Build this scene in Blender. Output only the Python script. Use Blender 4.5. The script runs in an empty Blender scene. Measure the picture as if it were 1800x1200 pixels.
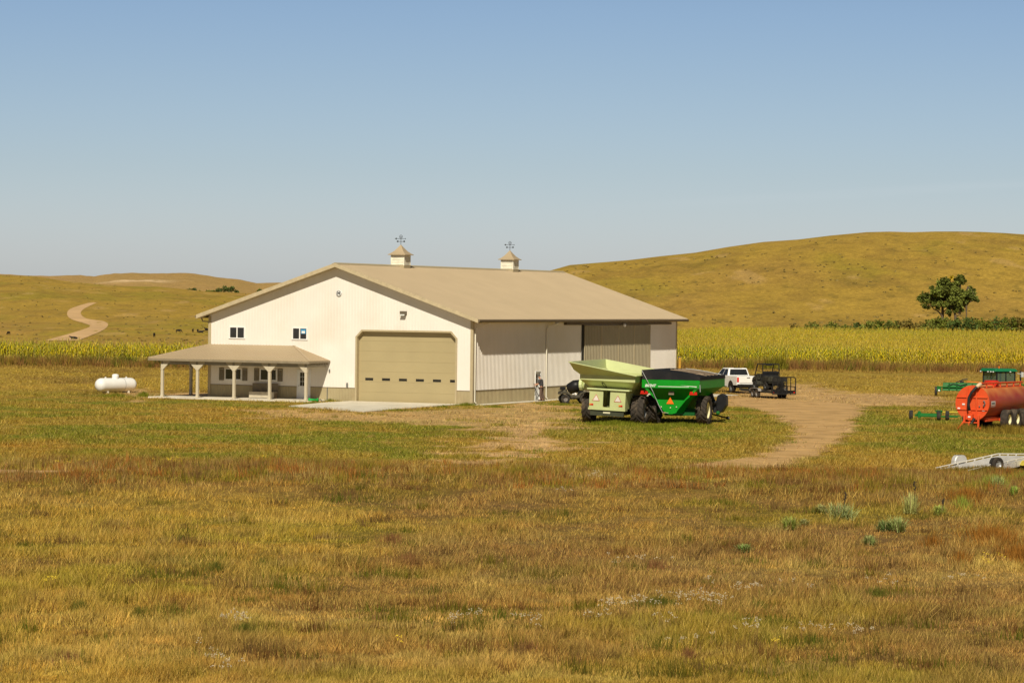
import bpy, bmesh, math, random
import numpy as np
from mathutils import Vector, Matrix
random.seed(7); RNG = np.random.default_rng(11)
sc = bpy.context.scene
COL = sc.collection
R = math.radians
# ------------------------------------------------------------------ camera numbers
F, PITCH, ROLL, CH = 5158., .0138, .0126, 7.05     # focal length in pixels of an 1800 px wide frame
TH = R(66.458); NX, NY = -2.6445, 197.72           # barn heading and its near corner
def ray(x, y):
    a, b = x-900, y-600; c, s = math.cos(ROLL), math.sin(ROLL)
    U = c*a+s*b; V = -s*a+c*b; xc, zc = U/F, -V/F
    return Vector((xc, math.cos(PITCH)+zc*math.sin(PITCH), -math.sin(PITCH)+zc*math.cos(PITCH)))
def G(x, y, z=0.):
    d = ray(x, y); k = (z-CH)/d.z
    return Vector((d.x*k, d.y*k, z))
# ------------------------------------------------------------------ numpy noise
def _h(ix, iy, seed):
    n = (ix.astype(np.int64)*374761393 + iy.astype(np.int64)*668265263 + seed*1274126177) & 0xffffffff
    n = ((n ^ (n >> 13))*1274126177) & 0xffffffff
    return ((n ^ (n >> 16)) & 0xffff)/65535.
def vn(x, y, seed=0):
    ix = np.floor(x); iy = np.floor(y); fx = x-ix; fy = y-iy
    fx = fx*fx*(3-2*fx); fy = fy*fy*(3-2*fy)
    a = _h(ix, iy, seed); b = _h(ix+1, iy, seed); c = _h(ix, iy+1, seed); d = _h(ix+1, iy+1, seed)
    return a+(b-a)*fx+(c-a)*fy+(a-b-c+d)*fx*fy
def fbm(x, y, s, seed=0, o=4):
    t = 0.; w = 0.; a = 1.
    for k in range(o):
        t = t+a*vn(x/s+k*17.3, y/s-k*9.1, seed+k); w += a; a *= .55; s = s*.48
    return t/w
def ss(a, b, x):
    t = np.clip((x-a)/(b-a), 0, 1); return t*t*(3-2*t)
# ------------------------------------------------------------------ terrain
CA = np.array([(-400,560),(500,545),(700,528),(850,500),(960,478),(1000,467),(1100,459),(1160,452),(1220,446),(1280,436),(1340,428),(1400,424),(1460,417),(1520,412),(1560,411),(1600,412),(1640,411),(1680,411),(1720,412),(1760,414),(1800,417),(2100,440),(2600,430),(3300,470)],float)
CB = np.array([(-1500,470),(-600,495),(-200,480),(0,486),(55,487),(110,496),(195,503),(280,506),(360,514),(470,518),(600,524),(800,532),(3300,560)],float)
CC = np.array([(-1500,480),(-300,478),(0,482.5),(80,486.7),(140,485.5),(165,488),(200,482),(230,481),(270,482),(325,481.5),(350,485),(380,489),(415,491),(450,499),(480,497.5),(500,497),(700,492),(900,486),(1100,480),(3300,500)],float)
def T(X, Y):
    X = np.asarray(X, float); Y = np.asarray(Y, float)
    r = np.hypot(X, Y); Ys = np.maximum(Y, 1.)
    px = np.clip(900+F*X/Ys, -1500, 3300); yh = 528.8+.0126*(px-900)
    def crest(tab, rc): return CH+rc*(yh-np.interp(px, tab[:,0], tab[:,1]))/F
    t = (r-690)/(1330-690); up = np.clip(t, 0, 1); sa = up**1.5*(2.5-1.5*up)*.5+.5*np.sin(up*math.pi/2)**2
    sa = np.where(t > 1, .4+.6*np.cos(np.clip((t-1)/1.4, 0, 1)*math.pi/2), sa)
    za = np.maximum(crest(CA, 1330), 0)*sa
    t = (r-1050)/(2400-1050); up = np.clip(t, 0, 1); sb = up**2.2*(3.2-2.2*up)
    sb = np.where(t > 1, .35+.65*np.cos(np.clip((t-1)/.6, 0, 1)*math.pi/2), sb)
    dip = -5.4*ss(335, 860, r)*ss(960, 800, px); zb = dip+(np.maximum(crest(CB, 2400), 0)-dip)*sb
    t = (r-2900)/1300.; up = np.clip(t, 0, 1); scc = up*up*(3-2*up)
    scc = np.where(t > 1, 1-.5*ss(1, 3, t), scc)
    zc = np.maximum(crest(CC, 4200), 0)*scc-50*ss(2950, 2900, r)
    za = za*ss(620, 900, px); z = np.maximum(zb+np.maximum(za-np.maximum(zb, 0), 0), zc)
    far = ss(620, 900, r)
    z = z+far*((fbm(X, Y, 90, 5, 3)-.5)*2.6+(fbm(X, Y, 28, 9, 3)-.5)*1.0)*np.where(r > 2700, 2.6, 1)*(1-.85*ss(.6, .95, sa*(px > 950)))
    near = 1-ss(128, 140, r)
    z = z+.42*np.exp(-((r-111)/9.)**2)*(r < 150)+near*(fbm(X, Y, 9, 3, 3)-.5)*.22
    mid = ss(215, 240, r)*(1-ss(600, 700, r))*.12
    z = z+mid*(fbm(X, Y, 22, 8, 2)-.5)
    return z
def Tz(x, y): return float(T(np.array([x]), np.array([y]))[0])
def hit(px, py, r0=300, r1=4000):
    d = ray(px, py); k = np.linspace(r0, r1, 6000); x = d.x*k; y = d.y*k; z = CH+d.z*k
    t = T(x, y); i = np.argmax(t >= z)
    if t[i] < z[i]: i = len(k)-1
    return float(x[i]), float(y[i]), float(t[i])
# ------------------------------------------------------------------ ground colour (albedo) field
def P2(pts): return np.array([G(x, y).xy[:] for x, y in pts])
def pdist(X, Y, poly):      # signed distance to a polygon, inside negative
    n = len(poly); d = np.full(X.shape, 1e9); ins = np.zeros(X.shape, bool)
    for i in range(n):
        a = poly[i]; b = poly[(i+1) % n]; e = b-a
        wx = X-a[0]; wy = Y-a[1]; t = np.clip((wx*e[0]+wy*e[1])/max(e@e, 1e-9), 0, 1)
        d = np.minimum(d, np.hypot(wx-e[0]*t, wy-e[1]*t))
        c = (a[1] > Y) != (b[1] > Y)
        with np.errstate(divide='ignore', invalid='ignore'):
            xi = a[0]+(Y-a[1])*e[0]/(e[1] if e[1] != 0 else 1e-9)
        ins ^= c & (X < xi)
    return np.where(ins, -d, d)
LANE = P2([(1285,695),(1340,703),(1430,706),(1490,709),(1518,714),(1508,730),(1492,748),(1484,772),(1455,796),(1395,818),(1320,828),(1200,824),(1240,815),(1315,804),(1372,790),(1398,768),(1394,746),(1362,728),(1320,716),(1280,710)])
PATH = P2([(880,736),(985,742),(1005,768),(960,796),(950,815),(900,826),(795,822),(800,812),(850,800),(850,775),(840,755)])
YARD = P2([(430,722),(520,718),(640,727),(800,716),(1000,708),(1010,722),(990,742),(840,752),(640,742),(470,734)])
BACK = P2([(1200,715),(1262,700),(1262,688),(1420,672),(1500,690),(1690,694),(1690,716),(1400,712)])
STRIP = P2([(-60,836),(160,838),(330,832),(330,838),(160,846),(-60,850)])
TANKP = P2([(225,684),(262,682),(262,700),(235,706)])
PORCHP = P2([(283,692),(362,690),(362,697),(283,699)])
_b = hit(232, 491.5, 2950, 5000); _b2 = hit(232, 494, 2950, 5000); BO = (_b[0], _b[1], max(_b[1]-_b2[1], 30)); print('BO', BO)
def lin(c): return np.array([((v/255+.055)/1.055)**2.4 if v/255 > .04045 else v/255/12.92 for v in c])
def mixc(c, col, m): return c+(np.asarray(col)-c)*m[..., None]
STRAW=lin((202,170,96)); BROWN=lin((148,114,66)); OLIVE=lin((148,134,44)); RUST=lin((148,104,56)); DIRT=lin((200,162,112)); GREEN=lin((122,126,36)); GOLD=lin((182,149,68)); TANB=lin((172,136,82))
def dirtmask(X, Y):
    j = (fbm(X, Y, 3.2, 41, 4)-.5); k = (fbm(X, Y, .9, 45, 3)-.5)
    d = ss(.5, -.5, pdist(X, Y, LANE)+j*2.4+k*.8)
    pth = ss(.6, -.9, pdist(X, Y, PATH)+j*10+k*5-.1)*.88
    yd = ss(.5, -.8, pdist(X, Y, YARD)+j*7+k*4+.2)*.7
    bk = ss(1., -1.5, pdist(X, Y, BACK)+j*9+k*3+1)*.75
    st = ss(.5, -.5, pdist(X, Y, STRIP)+j*3)*.8
    tp = ss(.5, -.5, pdist(X, Y, TANKP)+j*5)*.7
    pp = ss(.5, -.5, pdist(X, Y, PORCHP)+j*5)*.7
    return np.maximum.reduce([d, pth, yd, bk, st, tp, pp])
def gcol(X, Y, under_grass=False):
    r = np.hypot(X, Y); px = 900+F*X/np.maximum(Y, 1)
    n1 = fbm(X, Y*.6, 14, 1, 4); n2 = fbm(X, Y, 4.5, 2, 4); n3 = fbm(X, Y*.7, 26, 3, 4); n4 = fbm(X, Y, 1.3, 4, 3)
    c = np.zeros(X.shape+(3,))+GOLD*.92
    c = mixc(c, BROWN, ss(.42, .66, n1)*.75)
    c = mixc(c, OLIVE, ss(.5, .72, n2)*.65)
    c = mixc(c, RUST*.85, ss(.56, .72, n3)*ss(.42, .6, n2)*.45)
    c = mixc(c, STRAW, ss(.55, .75, fbm(X, Y, 7, 6, 3))*.5)
    c = mixc(c, lin((132,100,66)), ss(.54, .7, fbm(X, Y*.7, 9, 7, 4))*.5)
    # lighter, yellower slope at the left of the foreground
    c = mixc(c, lin((168,142,58)), ss(500, 0, px)*ss(104, 92, r)*ss(72, 84, r)*.5)
    # weedy crest
    cr = ss(100, 109, r+(n2-.5)*12)*(1-ss(126, 129, r))
    cc = mixc(np.zeros_like(c)+lin((134,110,48)), lin((138,90,44))*.9, ss(.4, .62, fbm(X, Y, 6, 21, 3))); cc = mixc(cc, OLIVE*.8, ss(.5, .65, fbm(X, Y, 5, 22, 3)))
    c = c+(cc-c)*(cr*.42)[..., None]
    # yard
    yd = ss(126, 130, r)*(1-ss(280, 330, r))
    yc = mixc(np.zeros_like(c)+lin((164,136,54)), GREEN, ss(.42, .62, n2)*ss(250, 190, r)*.8)
    yc = mixc(yc, lin((178,138,58)), ss(.52, .7, n1)*.7)
    yc = mixc(yc, mixc(np.zeros_like(yc)+lin((180,148,62)), lin((150,118,56)), ss(.45, .65, fbm(X, Y*.5, 6, 24, 4))), ss(190, 230, r)*.75)
    s = np.exp(-((r-138)/3.)**2)*ss(700, 300, px); yc = mixc(yc, lin((182,132,56)), s*.55)
    gb = np.exp(-((X-7)**2/60.+(Y-166)**2/300.))*ss(.35, .6, n4); yc = mixc(yc, GREEN, gb*.8)
    c = c+(yc-c)*yd[..., None]
    # plain and hills
    fa = ss(280, 330, r)
    h1 = fbm(X, Y*.25, 40, 31, 4); h2 = fbm(X, Y*.3, 12, 32, 4); h3 = fbm(X, Y*.15, 90, 33, 3); h5 = fbm(X, Y*.3, 3.5, 36, 2)
    hc = np.zeros_like(c)+lin((166,136,56))
    hc = mixc(hc, lin((150,132,46)), ss(.45, .65, h1)*.8)
    hc = mixc(hc, lin((168,132,68)), ss(.45, .68, h3)*.75)
    hc = mixc(hc, lin((140,112,52)), ss(.5, .75, h2)*.55)
    hc = mixc(hc, lin((122,104,44)), ss(.62, .8, h5)*.5)
    hc = mixc(hc, lin((196,160,104)), ss(.68, .76, fbm(X, Y*.22, 13, 37, 3))*.35)
    hc = mixc(hc, lin((140,92,56)), ss(.55, .68, fbm(X, Y*.1, 16, 35, 3))*ss(900, 450, px)*ss(820, 560, r)*.8)
    hc = mixc(hc, lin((170,138,88)), ss(2700, 3000, r)*.8)
    bo = np.exp(-(((X-BO[0])/44.)**2+((Y-BO[1])/(BO[2]*1.5))**2)**1.5)*ss(.40, .56, fbm(X, Y*.3, 12, 38, 3)); hc = mixc(hc, lin((222,192,150)), bo)
    c = c+(hc-c)*fa[..., None]
    dm = dirtmask(X, Y)*(1-fa)
    if under_grass: c = c*(1-(.42*(1-ss(124, 128, r))+.22*ss(124, 128, r)*(1-fa)))[..., None]  # ground sheet darker than the blades, most in the foreground
    dc = np.zeros_like(c)+DIRT; dc = dc*(.82+.3*fbm(X, Y, 1.5, 51, 3))[..., None]
    c = c+(dc-c)*dm[..., None]
    return c, dm
# ------------------------------------------------------------------ materials
M = {}
def mat(name, rgb, rough=.7, metal=0., vary=.12, scale=3., bump=0., spec=.3, dirt=None, dscale=1.2):
    if name in M: return M[name]
    m = bpy.data.materials.new(name); m.use_nodes = True; nt = m.node_tree; N = nt.nodes; L = nt.links
    b = N['Principled BSDF']; b.inputs['Roughness'].default_value = rough; b.inputs['Metallic'].default_value = metal
    b.inputs['Specular IOR Level'].default_value = spec
    tc = N.new('ShaderNodeTexCoord'); no = N.new('ShaderNodeTexNoise'); no.inputs['Scale'].default_value = scale; no.inputs['Detail'].default_value = 6
    L.new(tc.outputs['Object'], no.inputs['Vector'])
    mr = N.new('ShaderNodeMapRange'); mr.inputs['From Min'].default_value = .3; mr.inputs['From Max'].default_value = .7
    mr.inputs['To Min'].default_value = 1-vary; mr.inputs['To Max'].default_value = 1+vary; L.new(no.outputs['Fac'], mr.inputs['Value'])
    mx = N.new('ShaderNodeVectorMath'); mx.operation = 'SCALE'; mx.inputs[0].default_value = rgb; L.new(mr.outputs[0], mx.inputs['Scale'])
    out = mx.outputs[0]
    if dirt:
        n2 = N.new('ShaderNodeTexNoise'); n2.inputs['Scale'].default_value = dscale; n2.inputs['Detail'].default_value = 8; L.new(tc.outputs['Object'], n2.inputs['Vector'])
        r2 = N.new('ShaderNodeMapRange'); r2.inputs['From Min'].default_value = .48; r2.inputs['From Max'].default_value = .72; r2.inputs['To Max'].default_value = dirt[3]; L.new(n2.outputs['Fac'], r2.inputs['Value'])
        mm = N.new('ShaderNodeMix'); mm.data_type = 'RGBA'; L.new(r2.outputs[0], mm.inputs[0]); L.new(out, mm.inputs[6]); mm.inputs[7].default_value = (*dirt[:3], 1); out = mm.outputs[2]
    L.new(out, b.inputs['Base Color'])
    if bump:
        bn = N.new('ShaderNodeBump'); bn.inputs['Strength'].default_value = bump; bn.inputs['Distance'].default_value = .02; L.new(no.outputs['Fac'], bn.inputs['Height']); L.new(bn.outputs[0], b.inputs['Normal'])
    M[name] = m; return m
def attrmat(name, vary=.25, scale=1.5, rough=.9, fine=None):
    m = bpy.data.materials.new(name); m.use_nodes = True; nt = m.node_tree; N = nt.nodes; L = nt.links
    b = N['Principled BSDF']; b.inputs['Roughness'].default_value = rough; b.inputs['Specular IOR Level'].default_value = .15
    at = N.new('ShaderNodeAttribute'); at.attribute_name = 'Col'
    tc = N.new('ShaderNodeTexCoord')
    out = at.outputs['Color']
    for sc_, am in (fine or [(scale, vary)]):
        mp = N.new('ShaderNodeMapping'); mp.inputs['Scale'].default_value = (1, .45, 1); L.new(tc.outputs['Object'], mp.inputs['Vector'])
        no = N.new('ShaderNodeTexNoise'); no.inputs['Scale'].default_value = sc_; no.inputs['Detail'].default_value = 5; no.inputs['Roughness'].default_value = .65; L.new(mp.outputs[0], no.inputs['Vector'])
        mr = N.new('ShaderNodeMapRange'); mr.inputs['From Min'].default_value = .3; mr.inputs['From Max'].default_value = .7; mr.inputs['To Min'].default_value = 1-am; mr.inputs['To Max'].default_value = 1+am; L.new(no.outputs['Fac'], mr.inputs['Value'])
        mx = N.new('ShaderNodeVectorMath'); mx.operation = 'SCALE'; L.new(out, mx.inputs[0]); L.new(mr.outputs[0], mx.inputs['Scale']); out = mx.outputs[0]
    L.new(out, b.inputs['Base Color']); M[name] = m; return m
def lm(r, g, b): return tuple(lin((r, g, b)))
WALL = mat('cream_steel_siding', (.80,.75,.68), .5, vary=.03, scale=.7, dirt=(.66,.58,.44,.30), dscale=.3)
WAIN = mat('tan_steel_siding', (.40,.33,.19), .45, vary=.05, scale=.8, dirt=(.34,.26,.15,.6), dscale=1.3)
ROOF = mat('tan_steel_roof', (.44,.34,.215), .5, vary=.045, scale=.5, dirt=(.40,.31,.19,.3), dscale=.25)
TRIM = mat('tan_trim', (.44,.36,.22), .5, vary=.05)
GDOOR = mat('tan_garage_door', (.40,.325,.175), .5, vary=.04, scale=.6)
SLIDE = mat('taupe_siding', (.34,.29,.19), .5, vary=.05, scale=.9)
WHITE = mat('white_paint', (.82,.81,.78), .35, vary=.03)
CREAMT = mat('white_downspout', (.76,.71,.58), .4, vary=.04)
DARK = mat('dark_gap', (.03,.027,.022), .8)
GLASS = mat('dark_window_glass', (.018,.02,.022), .06, vary=.2, scale=2, spec=.8)
CONC = mat('concrete', (.68,.62,.50), .9, vary=.10, scale=.9, bump=.2, dirt=(.42,.36,.26,.5), dscale=.5)
POST = mat('tan_post_wrap', (.56,.49,.36), .5, vary=.04)
SHUT = mat('brown_shutter', (.20,.165,.10), .55)
BLACK = mat('black_paint', (.015,.015,.016), .45, vary=.3)
RUBBER = mat('black_rubber', (.028,.026,.024), .85, vary=.35, scale=6, dirt=(.11,.085,.055,.6), dscale=3)
DUSTY = mat('dusty_rubber', (.045,.036,.028), .9, vary=.3, scale=5, dirt=(.15,.11,.07,.75), dscale=2.5)
STEEL = mat('galvanized_steel', (.55,.55,.53), .4, .6, vary=.15)
PALEG = mat('pale_green_paint', (.50,.54,.25), .5, vary=.06, scale=1.2, dirt=(.42,.41,.21,.45), dscale=.9)
KELLY = mat('bright_green_paint', (.004,.27,.012), .42, vary=.10, scale=1.5, dirt=(.035,.17,.02,.45), dscale=1.)
DGREEN = mat('dark_green_paint', (.004,.09,.014), .5, vary=.1)
JGREEN = mat('machine_green_paint', (.006,.14,.018), .55, vary=.12, dirt=(.04,.11,.02,.4))
CABG = mat('cab_roof_green', (.012,.16,.065), .4, vary=.08)
YEL = mat('yellow_paint', (.62,.50,.05), .5, vary=.1, dirt=(.4,.3,.08,.5))
CREAMRIM = mat('cream_rim_paint', (.78,.72,.42), .5, vary=.08)
TARP = mat('black_vinyl_tarp', (.009,.009,.011), .75, vary=.25, scale=1.2, dirt=(.10,.07,.055,.25), dscale=.8)
DUSTB = mat('dust_on_tarp', (.34,.25,.17), .9, vary=.2)
ORANGE = mat('safety_orange', (.9,.17,.01), .5, vary=.03)
RED = mat('red_lens', (.62,.02,.01), .25, vary=.1)
AMBER = mat('amber_lens', (.7,.16,.02), .3)
TANKR0 = mat('red_tank_orange_top', (.42,.045,.014), .5, vary=.10, scale=.8, dirt=(.46,.09,.03,.5), dscale=.55)
TANKF = mat('red_orange_paint', (.72,.085,.02), .45, vary=.08, dirt=(.60,.13,.04,.6), dscale=1.5)
def gradtank():  # mixes the deep red towards orange near the tank top
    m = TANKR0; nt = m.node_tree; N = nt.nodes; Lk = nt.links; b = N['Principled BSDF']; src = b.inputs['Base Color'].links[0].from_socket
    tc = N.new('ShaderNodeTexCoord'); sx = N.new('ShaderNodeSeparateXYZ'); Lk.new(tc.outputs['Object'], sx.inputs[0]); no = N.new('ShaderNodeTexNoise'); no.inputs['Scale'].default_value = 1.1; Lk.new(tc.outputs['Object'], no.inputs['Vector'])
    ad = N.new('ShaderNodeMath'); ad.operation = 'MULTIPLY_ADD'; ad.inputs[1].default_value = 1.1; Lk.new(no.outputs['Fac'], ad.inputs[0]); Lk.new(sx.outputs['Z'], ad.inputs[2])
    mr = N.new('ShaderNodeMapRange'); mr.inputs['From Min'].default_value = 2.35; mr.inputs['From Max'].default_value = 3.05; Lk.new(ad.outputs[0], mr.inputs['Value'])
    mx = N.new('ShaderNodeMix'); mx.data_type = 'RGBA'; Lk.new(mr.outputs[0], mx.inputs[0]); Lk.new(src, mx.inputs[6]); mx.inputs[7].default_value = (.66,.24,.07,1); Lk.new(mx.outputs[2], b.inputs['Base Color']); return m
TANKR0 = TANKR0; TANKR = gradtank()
HOSEM = mat('black_hose', (.022,.022,.022), .5, vary=.3)
ALU = mat('weathered_aluminium', (.62,.60,.57), .5, .35, vary=.08, scale=3, dirt=(.45,.41,.36,.5), dscale=2)
BARK = mat('tree_bark', (.13,.095,.06), .9, vary=.3, scale=2)
CAMO = mat('camouflage_plastic', (.06,.052,.035), .7, vary=.5, scale=3.5, dirt=(.13,.12,.09,.8), dscale=4)
GREY = mat('grey_plastic', (.16,.16,.15), .6)
COWM = mat('black_cow_hide', (.012,.010,.009), .75, vary=.3)
SKIN = mat('skin', (.50,.25,.15), .6, vary=.06)
SHIRT = mat('charcoal_shirt', (.055,.052,.055), .85, vary=.15)
PANTS = mat('brown_trousers', (.13,.085,.065), .85, vary=.15)
HAT = mat('dark_cap', (.05,.04,.03), .8)
WOOD = mat('weathered_wood', (.32,.24,.15), .8, vary=.2, scale=4)
TANBOX = mat('tan_panel', (.50,.44,.33), .6)
BLUE = mat('blue_sticker', (.05,.30,.55), .5)
GREENH = mat('green_plastic', (.01,.35,.06), .4)
# ------------------------------------------------------------------ mesh builder
class MB:
    def __init__(s): s.v = []; s.f = []; s.smooth = False
    def add(s, vs, fs):
        o = len(s.v); s.v += [tuple(v) for v in vs]; s.f += [tuple(i+o for i in f) for f in fs]; return s
    def box(s, x0, x1, y0, y1, z0, z1):
        return s.add([(x0,y0,z0),(x1,y0,z0),(x1,y1,z0),(x0,y1,z0),(x0,y0,z1),(x1,y0,z1),(x1,y1,z1),(x0,y1,z1)],
            [(0,3,2,1),(4,5,6,7),(0,1,5,4),(1,2,6,5),(2,3,7,6),(3,0,4,7)])
    def hexa(s, b, t):   # 4 bottom points, 4 top points
        return s.add(list(b)+list(t), [(0,3,2,1),(4,5,6,7),(0,1,5,4),(1,2,6,5),(2,3,7,6),(3,0,4,7)])
    def beam(s, p, q, w, h=None, up=(0,0,1)):
        p = Vector(p); q = Vector(q); h = h or w; d = (q-p).normalized(); u = Vector(up)
        if abs(d.dot(u)) > .98: u = Vector((0,1,0))
        a = d.cross(u).normalized()*w/2; b = a.cross(d).normalized()*h/2
        return s.hexa([p-a-b, p+a-b, p+a+b, p-a+b], [q-a-b, q+a-b, q+a+b, q-a+b])
    def tube(s, pts, rad, n=8, cap=True):
        pts = [Vector(p) for p in pts]; m = len(pts); rr = rad if hasattr(rad, '__len__') else [rad]*m; vs = []; fs = []; pa = None
        for i, p in enumerate(pts):
            d = (pts[min(i+1, m-1)]-pts[max(i-1, 0)]).normalized()
            if pa is None: u = Vector((0,0,1)) if abs(d.z) < .95 else Vector((0,1,0)); a = d.cross(u).normalized()
            else: a = (pa-d*pa.dot(d)).normalized()
            pa = a; b = d.cross(a)
            for k in range(n): t = 2*math.pi*k/n; vs.append(p+(a*math.cos(t)+b*math.sin(t))*rr[i])
        for i in range(m-1):
            for k in range(n): fs.append((i*n+k, i*n+(k+1) % n, (i+1)*n+(k+1) % n, (i+1)*n+k))
        if cap: fs.append(tuple(range(n-1, -1, -1))); fs.append(tuple((m-1)*n+k for k in range(n)))
        return s.add(vs, fs)
    def lathe(s, c, prof, n=24, axis='x'):   # prof: (along axis, radius)
        vs = []; fs = []; m = len(prof); c = Vector(c)
        for a, r in prof:
            for k in range(n):
                t = 2*math.pi*k/n; q = (r*math.cos(t), r*math.sin(t))
                vs.append(c+Vector({'x': (a, q[0], q[1]), 'y': (q[0], a, q[1]), 'z': (q[0], q[1], a)}[axis]))
        for i in range(m-1):
            for k in range(n): fs.append((i*n+k, i*n+(k+1) % n, (i+1)*n+(k+1) % n, (i+1)*n+k))
        return s.add(vs, fs)
    def prism(s, poly, axis, a0, a1):  # 2D poly extruded along axis (x: poly is (y,z); y: (x,z); z: (x,y))
        n = len(poly)
        def P(a, p): return {'x': (a, p[0], p[1]), 'y': (p[0], a, p[1]), 'z': (p[0], p[1], a)}[axis]
        vs = [P(a0, p) for p in poly]+[P(a1, p) for p in poly]
        return s.add(vs, [tuple(range(n)), tuple(range(2*n-1, n-1, -1))]+[(i, (i+1) % n, n+(i+1) % n, n+i) for i in range(n)])
    def ball(s, c, r, sx=1, sy=1, sz=1, n=10, m=7):
        vs = []; fs = []
        for i in range(m+1):
            ph = math.pi*i/m
            for k in range(n):
                t = 2*math.pi*k/n; vs.append((c[0]+r*sx*math.sin(ph)*math.cos(t), c[1]+r*sy*math.sin(ph)*math.sin(t), c[2]+r*sz*math.cos(ph)))
        for i in range(m):
            for k in range(n): fs.append((i*n+k, i*n+(k+1) % n, (i+1)*n+(k+1) % n, (i+1)*n+k))
        return s.add(vs, fs)
    def build(s, name, m, parent=None, smooth=False, bevel=0., autos=False, label=None, seg=1):
        me = bpy.data.meshes.new(name); me.from_pydata([tuple(v) for v in s.v], [], s.f)
        bm = bmesh.new(); bm.from_mesh(me); bmesh.ops.remove_doubles(bm, verts=bm.verts, dist=1e-5); bmesh.ops.recalc_face_normals(bm, faces=bm.faces); bm.to_mesh(me); bm.free()
        me.materials.append(m)
        o = bpy.data.objects.new(name, me); COL.objects.link(o)
        if parent: o.parent = parent
        if smooth: me.polygons.foreach_set('use_smooth', [True]*len(me.polygons))
        if autos: me.polygons.foreach_set('use_smooth', [True]*len(me.polygons)); me.set_sharp_from_angle(angle=R(40))
        if bevel:
            b = o.modifiers.new('bevel', 'BEVEL'); b.width = bevel; b.segments = seg; b.limit_method = 'ANGLE'; b.angle_limit = R(35)
        if label: o['label'] = label
        return o
def tag(o, label=None, cat=None, group=None, kind=None):
    if label: o['label'] = label
    if cat: o['category'] = cat
    if group: o['group'] = group
    if kind: o['kind'] = kind
    return o
def thing(name, label, cat, loc=(0,0,0), yaw=0., group=None, rot=None):
    o = bpy.data.objects.new(name, None); COL.objects.link(o); o.empty_display_size = .3
    o.location = loc; o.rotation_euler = rot if rot else (0, 0, -yaw); return tag(o, label, cat, group)
def children(o): return [c for c in COL.objects if c.parent == o]
def copy_tree(o, parent=None):
    c = o.copy(); COL.objects.link(c); c.parent = parent
    for ch in children(o): copy_tree(ch, c)
    return c
def textmesh(txt, size, depth, name, m, parent, loc, rot, shear=0., bold=0.):
    cu = bpy.data.curves.new('t', 'FONT'); cu.body = txt; cu.size = size; cu.extrude = depth; cu.shear = shear; cu.offset = bold; cu.align_x = 'CENTER'; cu.align_y = 'CENTER'; cu.resolution_u = 3
    t = bpy.data.objects.new('t', cu); COL.objects.link(t); dg = bpy.context.evaluated_depsgraph_get(); me = bpy.data.meshes.new_from_object(t.evaluated_get(dg)); bpy.data.objects.remove(t); bpy.data.curves.remove(cu)
    me.name = name; me.materials.clear(); me.materials.append(m); o = bpy.data.objects.new(name, me); COL.objects.link(o); o.parent = parent; o.location = loc; o.rotation_euler = rot; return o
def fastmesh(name, V, faces_n, idx, cols, m, kind='stuff', label=None, cat=None, group=None):
    me = bpy.data.meshes.new(name); nv = len(V); nf = len(idx)//faces_n
    me.vertices.add(nv); me.vertices.foreach_set('co', V.astype(np.float32).ravel())
    me.loops.add(len(idx)); me.loops.foreach_set('vertex_index', idx.astype(np.int32))
    me.polygons.add(nf); me.polygons.foreach_set('loop_start', np.arange(nf, dtype=np.int32)*faces_n)
    me.polygons.foreach_set('loop_total', np.full(nf, faces_n, dtype=np.int32))
    if cols is not None:
        a = me.color_attributes.new('Col', 'FLOAT_COLOR', 'POINT'); c4 = np.ones((nv, 4), np.float32); c4[:, :3] = cols; a.data.foreach_set('color', c4.ravel())
    me.update(calc_edges=True); me.materials.append(m)
    o = bpy.data.objects.new(name, me); COL.objects.link(o)
    return tag(o, label, cat, group, kind)
def structure(o): o['kind'] = 'structure'; return o
# ================================================================== GROUND
def build_ground():
    az = np.concatenate([np.linspace(-95, -12.5, 60)[:-1], np.linspace(-12.5, 12.5, 820), np.linspace(12.5, 95, 60)[1:]])*math.pi/180
    rr = np.concatenate([[2.], np.exp(np.linspace(math.log(8), math.log(45), 25))[:-1], np.exp(np.linspace(math.log(45), math.log(4400), 680)), np.array([5200, 7000, 10000.])])
    A, RR = np.meshgrid(az, rr); X = RR*np.sin(A); Y = RR*np.cos(A); Z = T(X, Y)
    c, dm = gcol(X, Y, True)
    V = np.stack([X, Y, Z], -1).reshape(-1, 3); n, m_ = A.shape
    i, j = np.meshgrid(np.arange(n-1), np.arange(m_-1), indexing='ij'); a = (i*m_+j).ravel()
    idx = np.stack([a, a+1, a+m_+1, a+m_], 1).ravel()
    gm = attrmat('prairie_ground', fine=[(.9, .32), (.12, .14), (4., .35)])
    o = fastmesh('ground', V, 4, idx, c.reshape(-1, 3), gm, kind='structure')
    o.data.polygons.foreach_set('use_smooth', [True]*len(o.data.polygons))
build_ground()
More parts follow.
